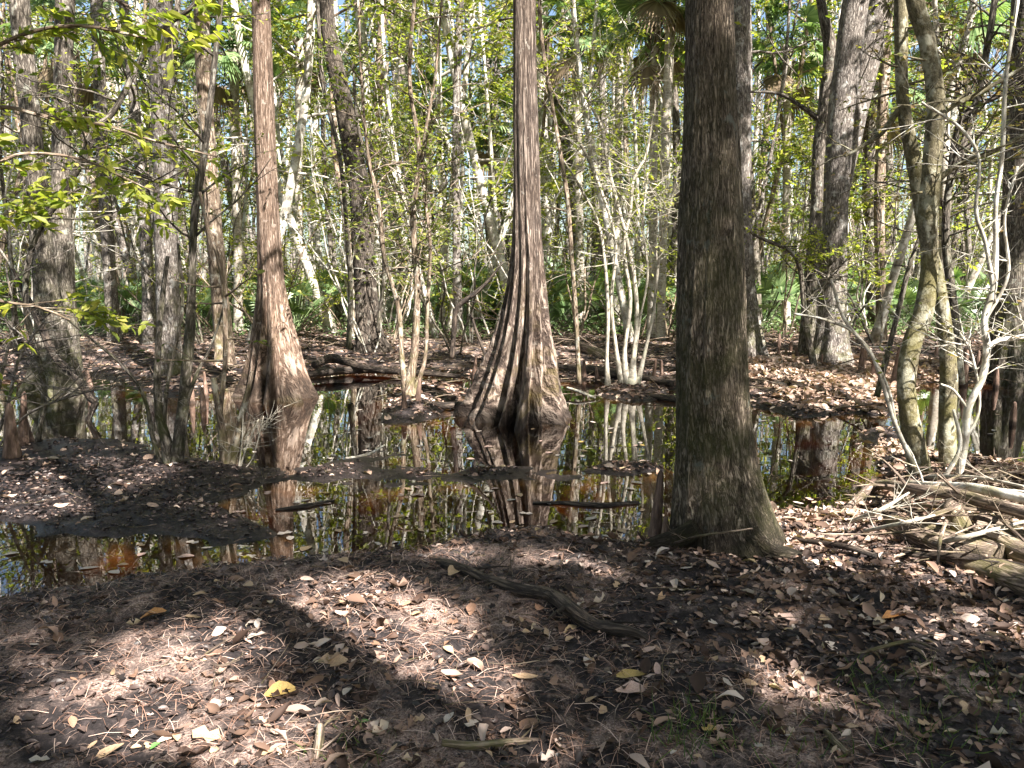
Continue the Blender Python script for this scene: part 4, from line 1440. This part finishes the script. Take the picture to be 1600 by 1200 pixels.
rs = np.random.RandomState(88)
lying('fallen_log', 'thick dark log at the right edge below the branch pile', [(1490, 868, 40, .03), (1520, 885, 46, .03), (1570, 905, 50, .03), (1660, 940, 54, .03)], 'log', rough=.1, seg=20)
lying('fallen_log', 'rough weathered log slanting down right in the branch pile', [(1392, 815, 22, .04), (1430, 832, 34, .05), (1470, 848, 36, .06), (1520, 862, 38, .08), (1560, 872, 36, .1)], 'log', rough=.22, seg=20)
lying('fallen_log', 'short stout upright-looking stub in the middle of the branch pile', [(1478, 786, 18, .24), (1490, 800, 24, .19), (1502, 822, 26, .12), (1512, 842, 22, .06)], 'log', rough=.2, flat=True)
lying('fallen_log', 'rounded pale chunk of wood at the right end of the branch pile', [(1532, 812, 20, .12), (1552, 822, 30, .13), (1580, 835, 32, .13), (1610, 850, 30, .12)], 'log', rough=.25)
lying('fallen_log', 'knobbly short log behind the weathered log in the branch pile', [(1520, 826, 22, .12), (1545, 838, 28, .11), (1590, 862, 30, .1), (1640, 880, 28, .1)], 'log', rough=.25)
lying('fallen_branch', 'long pale branch lying on top of the pile, from the water to the right edge', [(1310, 806, 6, .04), (1345, 775, 12, .08), (1375, 758, 14, .14), (1430, 765, 16, .2), (1490, 772, 18, .24), (1550, 788, 18, .26), (1640, 812, 18, .26)], 'log', 'branch', 12, .12, twigs=5, tl=.3)
lying('fallen_branch', 'smooth curved pale branch at the back of the pile', [(1420, 756, 9, .14), (1470, 760, 12, .22), (1530, 764, 14, .28), (1640, 788, 14, .32)], 'pale', 'branch', 12, .08, twigs=4, tl=.3)
lying('fallen_branch', 'thin dark branch with forked end in front of the pile', [(1412, 865, 7, .03), (1450, 868, 9, .05), (1490, 868, 10, .08), (1540, 874, 10, .1), (1620, 892, 10, .1)], 'wetlog', 'branch', 10, .1, twigs=6, tl=.2)
lying('fallen_branch', 'slender branch curving from pile foot toward the largest trunk', [(1240, 842, 6, .03), (1290, 850, 9, .03), (1330, 856, 9, .03), (1370, 870, 7, .02)], 'wetlog', 'branch', 8, .12, twigs=3)
for k, (a, b_, c_, d_, w) in enumerate(((1330, 815, 1420, 770, 6), (1380, 800, 1500, 742, 5), (1400, 790, 1560, 800, 6), (1440, 745, 1600, 760, 6), (1500, 735, 1620, 772, 5), (1530, 760, 1600, 845, 6), (1455, 850, 1600, 815, 7), (1500, 770, 1465, 880, 5),
                                      (1560, 740, 1610, 800, 6), (1350, 830, 1460, 805, 6), (1420, 820, 1500, 790, 8), (1575, 730, 1500, 800, 6))):
    lying('stick', '%s from left of the thin sticks tangled over the branch pile' % ORD[k], [(a, b_, w, .06), ((a + c_) / 2 + rs.uniform(-12, 12), (b_ + d_) / 2 + rs.uniform(-8, 8), w, .2), (c_, d_, w * .6, .22)], 'log' if k % 3 else 'twig', 'stick', 6, .1,
          'thin sticks on the branch pile', twigs=4, tl=.25)
lying('fallen_branch', 'long dark crooked branch lying on the litter below the central cypress', [(612, 872, 8, .02), (660, 872, 15, .03), (720, 888, 15, .03), (760, 905, 16, .03), (810, 920, 17, .035), (860, 930, 19, .035), (895, 955, 22, .035), (930, 978, 20, .03), (985, 988, 16, .02), (1010, 1000, 8, .01)],
      'wetlog', 'branch', 14, .2, twigs=5, tl=.25)
lying('floating_stick', 'long thin black stick floating left of the largest trunk', [(832, 786, 5, .004), (880, 786, 8, .006), (940, 789, 9, .006), (998, 785, 6, .004)], 'wetlog', 'stick', 8, .2, flat=False)
lying('floating_stick', 'short black stick floating left of the pool centre', [(430, 797, 4, .004), (470, 792, 7, .006), (522, 782, 4, .008)], 'wetlog', 'stick', 8, .2, flat=False)
lying('floating_stick', 'dark stick at the near water edge on the left', [(215, 897, 6, .004), (270, 902, 11, .01), (330, 893, 9, .01), (370, 885, 5, .01)], 'wetlog', 'stick', 8, .25, flat=False)
lying('fallen_log', 'dark blunt-ended log lying on the far bank right of the central cypress', [(906, 541, 15, .38), (930, 550, 17, .3), (960, 566, 16, .18), (985, 585, 14, .1)], 'log', flat=False)
lying('fallen_log', 'long black log along the far shore right of the central cypress', [(868, 575, 12, .12), (920, 578, 16, .12), (985, 588, 14, .1), (1050, 600, 10, .08)], 'wetlog', flat=False)
lying('fallen_log', 'dark stick-like log half in the water right of the pale many-stemmed sapling', [(1010, 620, 6, .02), (1040, 622, 10, .03), (1075, 628, 8, .03)], 'wetlog', flat=False)
lying('fallen_log', 'low black log across the far shore left of the central cypress', [(480, 586, 8, .05), (560, 578, 12, .08), (640, 582, 9, .08), (720, 588, 6, .06)], 'wetlog', flat=False)
lying('fallen_log', 'dark log running into the water from the debris mound', [(645, 628, 12, .06), (690, 634, 12, .05), (740, 632, 8, .03), (790, 640, 5, .01)], 'wetlog', flat=False)
lying('fallen_log', 'black curved log beside the reddish cypress on its right', [(490, 570, 10, .2), (520, 560, 13, .25), (560, 572, 10, .16), (600, 580, 8, .1)], 'wetlog', flat=False)
lying('fallen_branch', 'whitish forked stick at the right foot of the central cypress', [(886, 606, 4, .1), (905, 612, 5, .08), (930, 622, 4, .02)], 'pale', 'branch', 6, flat=False, twigs=3, tl=.15)
lying('fallen_branch', 'pale thin branch on the small bar left of pool centre', [(540, 716, 3, .05), (575, 710, 5, .06), (602, 695, 3, .14)], 'pale', 'branch', 6, flat=False, twigs=3, tl=.15)
lying('fallen_log', 'black log in the shadow of the leafy right bank', [(1185, 612, 10, .08), (1220, 618, 14, .09), (1270, 622, 12, .08), (1330, 616, 8, .08)], 'wetlog', flat=False)
STK = [('small pale twig standing in the sunlit patch at lower left', (640, 0), [(320, 1022, 2, .01), (355, 1000, 3, .02), (400, 982, 2, .05)]),
       ('pale twig fork left of the shadow band in foreground', 0, [(330, 1035, 2, .01), (345, 1040, 4, .02), (375, 1030, 2, .03)]),
       ('long thin stick lying right foreground, bent in the middle', 0, [(1340, 1022, 4, .02), (1400, 1005, 5, .03), (1430, 1002, 4, .03), (1470, 1018, 3, .02)]),
       ('pale stick at right foreground pointing up right', 0, [(1400, 1060, 4, .02), (1430, 1045, 6, .03), (1462, 1030, 4, .03)]),
       ('brown stick near the right edge of the foreground', 0, [(1495, 1036, 5, .02), (1530, 1042, 6, .02), (1600, 1060, 6, .02)]),
       ('knotty grey stick near the bottom edge centre', 0, [(690, 1160, 10, .02), (740, 1165, 12, .02), (800, 1160, 12, .02), (850, 1158, 9, .02), (890, 1165, 7, .02)]),
       ('short dead stick poking up below the largest trunk', 0, [(1055, 848, 4, .1), (1090, 838, 4, .2), (1130, 832, 3, .24), (1175, 826, 3, .22)]),
       ('curved rotten stick end at bottom edge right of centre', 0, [(1290, 1142, 8, .02), (1305, 1160, 11, .02), (1325, 1178, 9, .02)]),
       ('lichen-covered grey stick end standing near the bottom edge left of centre', 0, [(492, 1190, 16, .0), (497, 1165, 15, .03), (500, 1135, 12, .06)]),
       ('thin upright twig rising from the litter near the bottom centre', 0, [(965, 1125, 2, .0), (1000, 1100, 2, .1), (1000, 1070, 2, .2)])]
for lb, _, pts in STK:
    lying('stick', lb, pts, 'log', 'stick', 7, .15, twigs=2, tl=.12)

# ------------------------------------------------------------------ leaf litter
rs = np.random.RandomState(99)
TM = [curl_template(rs, lobes=(k % 4 == 3)) for k in range(18)]


def normals(x, y):
    e = .04
    hx = (height(x + e, y) - height(x - e, y)) / (2 * e)
    hy = (height(x, y + e) - height(x, y - e)) / (2 * e)
    return np.column_stack([-hx, -hy, np.ones(len(x))])


def litter(name, n, x0, x1, y0, y1, sz, mat, zmin=.012, tilt=.35, tm=TM, aspect=.6, bias=None, lift=.002):
    x = rs.uniform(x0, x1, n)
    y = y0 + (y1 - y0) * rs.rand(n)
    k = np.abs(x) < y * .75 + .6
    if bias is not None:
        k &= bias(x, y) > rs.rand(n)
    x, y = x[k], y[k]
    z = height(x, y)
    k = z > zmin
    x, y, z = x[k], y[k], z[k]
    nn = normals(x, y) + rs.normal(0, tilt, (len(x), 3))
    L = np.minimum(sz * rs.lognormal(0, .5, len(x)), sz * 1.75)
    a = rs.uniform(0, 6.28, len(x))
    d = np.column_stack([np.cos(a), np.sin(a), rs.normal(0, tilt * .6, len(x))])
    parts = []
    ti = rs.randint(0, len(tm), len(x))
    pos = np.column_stack([x, y, z + lift])
    for i, T in enumerate(tm):
        s = ti == i
        if s.any():
            parts.append(scatter(T, pos[s], d[s], nn[s], L[s], L[s] * aspect * rs.uniform(.7, 1.3, s.sum())))
    V, Fs = merge(parts)
    o = mk(name, V, Fs, M[mat], smooth=True)
    o['kind'] = 'stuff'
    return o


def clumpy(x, y):      # more leaves toward the right and in drifts
    return np.clip(.42 + .40 * fbm(x * 1.6, y * 1.6, 3, 21) + .27 * x + .12 * fbm(x * 6, y * 6, 2, 3), .03, 1)


litter('leaf_litter', 34000, -4.2, 5.2, 1.85, 6.6, .034, 'litter', bias=clumpy)
litter('wet_leaf_litter', 26000, -4.2, 5.2, 1.85, 6.6, .026, 'litter_dark', tilt=.3)
litter('pale_fragments', 3500, -4.2, 5.2, 1.85, 6.6, .022, 'litter_pale', tilt=.4, bias=clumpy)
litter('leaf_litter_mud_flat', 5000, -6, 6, 5.2, 9.0, .055, 'litter_pale', zmin=.01, bias=lambda x, y: np.where(x > 2.2, .8, .22))
litter('mud_flat_fragments', 12000, -7, 5, 5.0, 9.6, .032, 'litter_dark', zmin=.008, tilt=.4)
litter('leaf_litter_right_bank', 9000, 1.2, 5.5, 4.2, 7.5, .055, 'litter_pale', zmin=.004, bias=lambda x, y: np.clip(.35 + .5 * fbm(x * 2, y * 2, 2, 8), .1, 1))
litter('leaf_litter_far_bank', 60000, -14, 14, 9.5, 24, .075, 'litter', zmin=.01, tm=[T_LEAF], tilt=.3)
litter('pale_litter_far_bank', 24000, -14, 14, 9.5, 22, .07, 'litter_pale', zmin=.01, tm=[T_LEAF], tilt=.3, bias=lambda x, y: np.clip(.4 + .6 * fbm(x * .7, y * .7, 2, 8) + .4 * ((x > 3.5) & (y < 13.5)), .05, 1))
litter('sunlit_bank_litter', 5000, 3.5, 7.5, 9.2, 14, .085, 'litter_pale', zmin=.0, tm=TM[:4], tilt=.5, lift=.01)
litter('mound_litter', 9000, -3.5, 4.5, 9.0, 13.5, .05, 'litter', zmin=.006, tm=[T_LEAF], tilt=.5, lift=.008)
litter('curled_leaf_litter', 12000, -4.2, 5.2, 1.85, 6.6, .055, 'litter', tilt=.55, aspect=.5, bias=clumpy, lift=.008)
# dry needles
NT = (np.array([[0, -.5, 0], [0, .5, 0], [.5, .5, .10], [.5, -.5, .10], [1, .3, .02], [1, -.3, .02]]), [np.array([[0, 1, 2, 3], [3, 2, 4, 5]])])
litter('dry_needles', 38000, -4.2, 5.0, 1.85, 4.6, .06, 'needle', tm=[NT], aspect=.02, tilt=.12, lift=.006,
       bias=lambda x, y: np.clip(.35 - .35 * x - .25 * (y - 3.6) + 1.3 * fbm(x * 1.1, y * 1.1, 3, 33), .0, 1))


# twig debris
mb = MB()
for k in range(150):
    c_ = on(rs.uniform(1420, 1640), rs.uniform(735, 890), .15)
    z = max(gz(c_[0], c_[1]), 0)
    l = rs.uniform(.12, .7)
    a = rs.normal(.35, .8) + (math.pi if rs.rand() < .5 else 0)
    p0 = np.array([c_[0], c_[1], z + .01 + rs.rand() * .16])
    e = p0 + np.array([math.cos(a) * l, -math.sin(a) * l * .7, rs.normal(0, .10) * l])
    e[2] = max(e[2], gz(e[0], e[1]) + .005, .005)
    m_ = (p0 + e) / 2 + rs.normal(0, .06, 3) * l
    m_[2] = max(m_[2], z + .005)
    r_ = rs.uniform(.0015, .007)
    P_, R_ = cat_path([p0, m_, e], [r_, r_ * .8, r_ * .5], 6)
    mb.tube(P_, R_, 5, cap=False, sd=k % 19)
o = mb.build('twig_tangle', M['log'])
o['kind'] = 'stuff'
mb = MB()
for k in range(1500):
    zone = rs.rand()
    if zone < .35:
        x, y, l, r_ = rs.uniform(-4, 5), rs.uniform(2.4, 6.5), rs.uniform(.06, .35), rs.uniform(.0012, .003)
    elif zone < .5:
        x, y, l, r_ = rs.uniform(1.9, 4.6), rs.uniform(4.6, 6.6), rs.uniform(.1, .5), rs.uniform(.002, .006)
    else:
        x, y, l, r_ = rs.uniform(-10, 10), rs.uniform(9, 19), rs.uniform(.3, 1.3), rs.uniform(.004, .014)
    z = gz(x, y)
    if z < .01:
        continue
    a = rs.uniform(0, 6.28)
    p0 = np.array([x, y, z + r_])
    e = p0 + np.array([math.cos(a), math.sin(a), 0]) * l
    e[2] = max(gz(e[0], e[1]), 0) + r_ + abs(rs.normal(0, .12)) * l
    m_ = (p0 + e) / 2 + rs.normal(0, .07, 3) * l
    m_[2] = max(m_[2], p0[2])
    P_, R_ = cat_path([p0, m_, e], [r_, r_ * .8, r_ * .4], 6)
    mb.tube(P_, R_, 4, cap=False, sd=k % 19)
o = mb.build('twig_debris', M['log'])
o['kind'] = 'stuff'
# low green ground cover under the wood
n = 52000
nc_ = 2200
cy_ = 17.5 + 32 * rs.rand(nc_) ** 1.2
cx_ = rs.uniform(-.8, .8, nc_) * cy_
ci = rs.randint(0, nc_, n)
x = cx_[ci] + rs.normal(0, .4, n)
y = cy_[ci] + rs.normal(0, .4, n)
z = height(x, y) + np.abs(rs.normal(0, .18, n)) * (.4 + .6 * rs.rand(nc_)[ci])
a = rs.uniform(0, 6.28, n)
L_ = rs.uniform(.05, .16, n)
o = mk('ground_cover', *scatter(T_QUAD, np.column_stack([x, y, z]), np.column_stack([np.cos(a), np.sin(a), rs.uniform(-.2, 1.2, n)]), rs.normal(0, .5, (n, 3)) + np.array([0, 0, .8]), L_, L_ * .3), M['frond'], smooth=False)
o['kind'] = 'stuff'

# grass tufts right foreground
GR = []
for px, py, n, rr, Lb in ((1080, 1155, 110, .08, .10), (1430, 1150, 90, .14, .08), (1540, 1090, 60, .12, .08), (1370, 1070, 50, .1, .07), (1250, 1180, 60, .15, .07), (560, 1190, 40, .1, .06)):
    c = on(px, py, .12)
    x = c[0] + rs.normal(0, rr, n)
    y = c[1] + rs.normal(0, rr * .8, n)
    d = np.column_stack([rs.normal(0, .6, n), rs.normal(0, .6, n), np.full(n, .9)])
    bl = (np.array([[0, -.5, 0], [0, .5, 0], [.5, .4, .05], [.5, -.4, .05], [1, 0, -.15]]), [np.array([[0, 1, 2, 3]]), np.array([[3, 2, 4]])])
    GR.append(scatter(bl, np.column_stack([x, y, height(x, y)]), d, np.column_stack([rs.normal(0, 1, n), rs.normal(0, 1, n), np.zeros(n)]), Lb * rs.uniform(.5, 1.2, n), np.full(n, .004)))
o = mk('sparse_grass', *merge(GR), M['grass'], smooth=False)
o['kind'] = 'stuff'

# single large fallen leaves
LM = []
for k in range(6):
    LM.append(curl_template(np.random.RandomState(400 + k), lobes=(k in (2, 5))))


def big_leaf(label, px, py, wpx, mat, T=0, ang=0, group=None, z=None, name='fallen_leaf', tilt=.12):
    c = on(px, py, .12 if z is None else z)
    g = gz(c[0], c[1])
    if z is None:
        c = on(px, py, g)
        g = gz(c[0], c[1])
        zz = g + .012
    else:
        zz = z
    L = wpx * c[1] / F
    key = (mat, T % 6)
    if key not in LCACHE:
        V, Fs = LM[T % 6]
        V = (V - np.array([.5, 0, 0])) * np.array([1, .66, .45])
        me_o = mk(name, V, Fs, M[mat], smooth=True)
        LCACHE[key] = me_o.data
        bpy.data.objects.remove(me_o)
    o = bpy.data.objects.new(name, LCACHE[key])
    C.objects.link(o)
    o.location = (c[0], c[1], zz)
    o.rotation_euler = (rs.normal(0, tilt), rs.normal(0, tilt), ang)
    o.scale = (L, L, L if z is None else L * .4)
    tag(o, label, 'leaf', group)
    return o


LCACHE = {}
for a in (('large yellow-brown leaf in the shadow band at lower left', 438, 1086, 50, 'leaf_yellow', 0, .2), ('large tan pointed leaf right of the shadow band edge', 520, 1036, 48, 'leaf_tan', 1, .1),
          ('pale tan leaf lying near the bottom centre in shade', 820, 1062, 42, 'leaf_tan', 3, .1), ('yellow leaf with brown end above the pinkish crumpled leaf', 985, 1062, 48, 'leaf_yellow', 1, -.2),
          ('pinkish crumpled leaf below the yellow leaf, bottom centre', 990, 1083, 58, 'leaf_pink', 4, .05), ('white lobed leaf near the bottom, right of shadow band', 737, 1137, 32, 'leaf_white', 2, 1.2),
          ('white lobed leaf above the sunlit patch, upper of two', 398, 974, 24, 'leaf_white', 2, .4), ('white lobed leaf above the sunlit patch, lower of two', 400, 997, 32, 'leaf_white', 5, .1),
          ('upright tan leaf at the water edge below the reddish cypress reflection', 535, 880, 28, 'leaf_tan', 0, 2.4), ('orange curled leaf in the right foreground', 1398, 965, 46, 'leaf_orange', 4, .3),
          ('round pale leaf left of the largest trunk foot, left one of two', 1012, 880, 20, 'leaf_white', 3, 1.0), ('round pale leaf at the front of the largest trunk', 1072, 893, 22, 'leaf_white', 3, .2),
          ('roundish grey leaf right of the dark crooked branch end', 1012, 1020, 30, 'leaf_pink', 3, .4), ('oval brown leaf at the bottom, left of the grey knotty stick', 825, 1134, 42, 'leaf_brown', 1, .9),
          ('pale leaf with yellow centre near grass tuft at the bottom', 1108, 1146, 34, 'leaf_yellow', 2, .7), ('pale pink leaf standing on edge in the right foreground', 1325, 1117, 32, 'leaf_pink', 0, -.9),
          ('tan long leaf at the bottom left corner of the sunlit patch', 172, 1182, 46, 'leaf_tan', 1, .8), ('white crumpled leaf at the bottom left edge', 62, 1192, 32, 'leaf_white', 5, .2),
          ('brown lobed leaf cluster piece at the bottom of the sunlit patch', 322, 1152, 52, 'leaf_tan', 2, -.2), ('orange-brown leaf at the upper left of the foreground', 240, 965, 42, 'leaf_orange', 0, .1),
          ('long tan leaf pointing up beside the crooked branch start', 712, 898, 36, 'leaf_tan', 0, 1.0), ('small fresh green leaf in the shadow band', 570, 1132, 18, 'leaf_fresh', 1, .3),
          ('small fresh green leaf in the sunlit patch at lower left', 243, 1171, 18, 'leaf_fresh', 0, 1.0), ('pale split leaf in the right foreground near grass', 1530, 1060, 36, 'leaf_pink', 2, .2),
          ('large grey-pink leaf at the lower right near the edge', 1455, 1065, 36, 'leaf_pink', 3, .0)):
    big_leaf(*a)
zones = (('left third', 0, 520), ('middle', 520, 1060), ('right third', 1060, 1600))
for k in range(150):
    zn = zones[(0, 1, 2, 1, 2)[k % 5]]
    row = ''
    px = rs.uniform(zn[1], zn[2])
    py = rs.uniform(905, 1195)
    if py < 990 and px < 250:
        py += 90
    mt, w = [('leaf_tan', 'tan'), ('leaf_brown', 'brown'), ('leaf_pink', 'pinkish'), ('leaf_white', 'whitish'), ('leaf_tan', 'tan'), ('leaf_brown', 'brown'), ('leaf_brown', 'brown')][rs.randint(7)]
    big_leaf('%s dry leaf lying %s of the foreground litter' % (w, ('near the bottom edge in the %s' if py > 1090 else ('halfway up the %s' if py > 990 else 'near the water in the %s')) % zn[0]), px, py, rs.uniform(14, 27), mt, rs.randint(6), rs.uniform(0, 6.28), 'loose dry leaves in the foreground', tilt=.35)
# small flecks drifted together on the water
n = 30000
x = rs.uniform(-9, 7, n)
y = rs.uniform(3.6, 13, n)
h_ = height(x, y)
dn = fbm(x * 1.1, y * 1.1, 4, 61) + .5 * fbm(x * 4, y * 4, 2, 71) + np.exp(h_ * 14) * .9
k = (h_ < -.004) & (dn > .55 + .9 * rs.rand(n))
x, y = x[k], y[k]
a = rs.uniform(0, 6.28, len(x))
L_ = rs.uniform(.006, .022, len(x))
o = mk('floating_flecks', *scatter(T_QUAD, np.column_stack([x, y, np.full(len(x), .0025)]), np.column_stack([np.cos(a), np.sin(a), np.zeros(len(x))]), np.tile([0., 0, 1], (len(x), 1)), L_, L_ * .5), M['litter'], smooth=False)
o['kind'] = 'stuff'
cnt = 0
tries = 0
while cnt < 120 and tries < 3000:
    tries += 1
    r0 = rs.rand()
    if r0 < .35:
        px, py = rs.uniform(0, 620), rs.uniform(690, 900)
        w = 'left part'
    elif r0 < .75:
        px, py = rs.uniform(560, 1030), rs.uniform(640, 850)
        w = 'middle part'
    else:
        px, py = rs.uniform(1190, 1600), rs.uniform(640, 790)
        w = 'right part'
    q = on(px, py, 0)
    if gz(q[0], q[1]) > -.004:
        continue
    if fbm(q[0] * .9, q[1] * .9, 2, 44) < -.35:
        continue
    w = {'left part': 'left arm' if py < 790 else 'near left arm', 'middle part': 'open middle' if py > 740 else ('water beside the central cypress' if 700 < px < 940 else 'far middle'), 'right part': 'right arm'}[w]
    mt, cw = [('leaf_white', 'whitish'), ('leaf_tan', 'tan'), ('leaf_pink', 'pinkish'), ('leaf_yellow', 'yellow')][rs.choice(4, p=[.5, .2, .2, .1])]
    big_leaf('%s fallen leaf floating on the %s of the pool' % (cw, w), px, py, rs.uniform(.045, .10) * F / q[1], mt, rs.randint(6), rs.uniform(0, 6.28), 'leaves floating on the pool', z=.003, name='floating_leaf', tilt=.03)
    cnt += 1

dupl = {k: len(v) for k, v in LABELS.items() if len(v) > 1}
print('objects', len(bpy.data.objects), 'shared labels', len(dupl), [k for k in dupl if 'fallen leaf' not in k and 'dry leaf' not in k][:5])
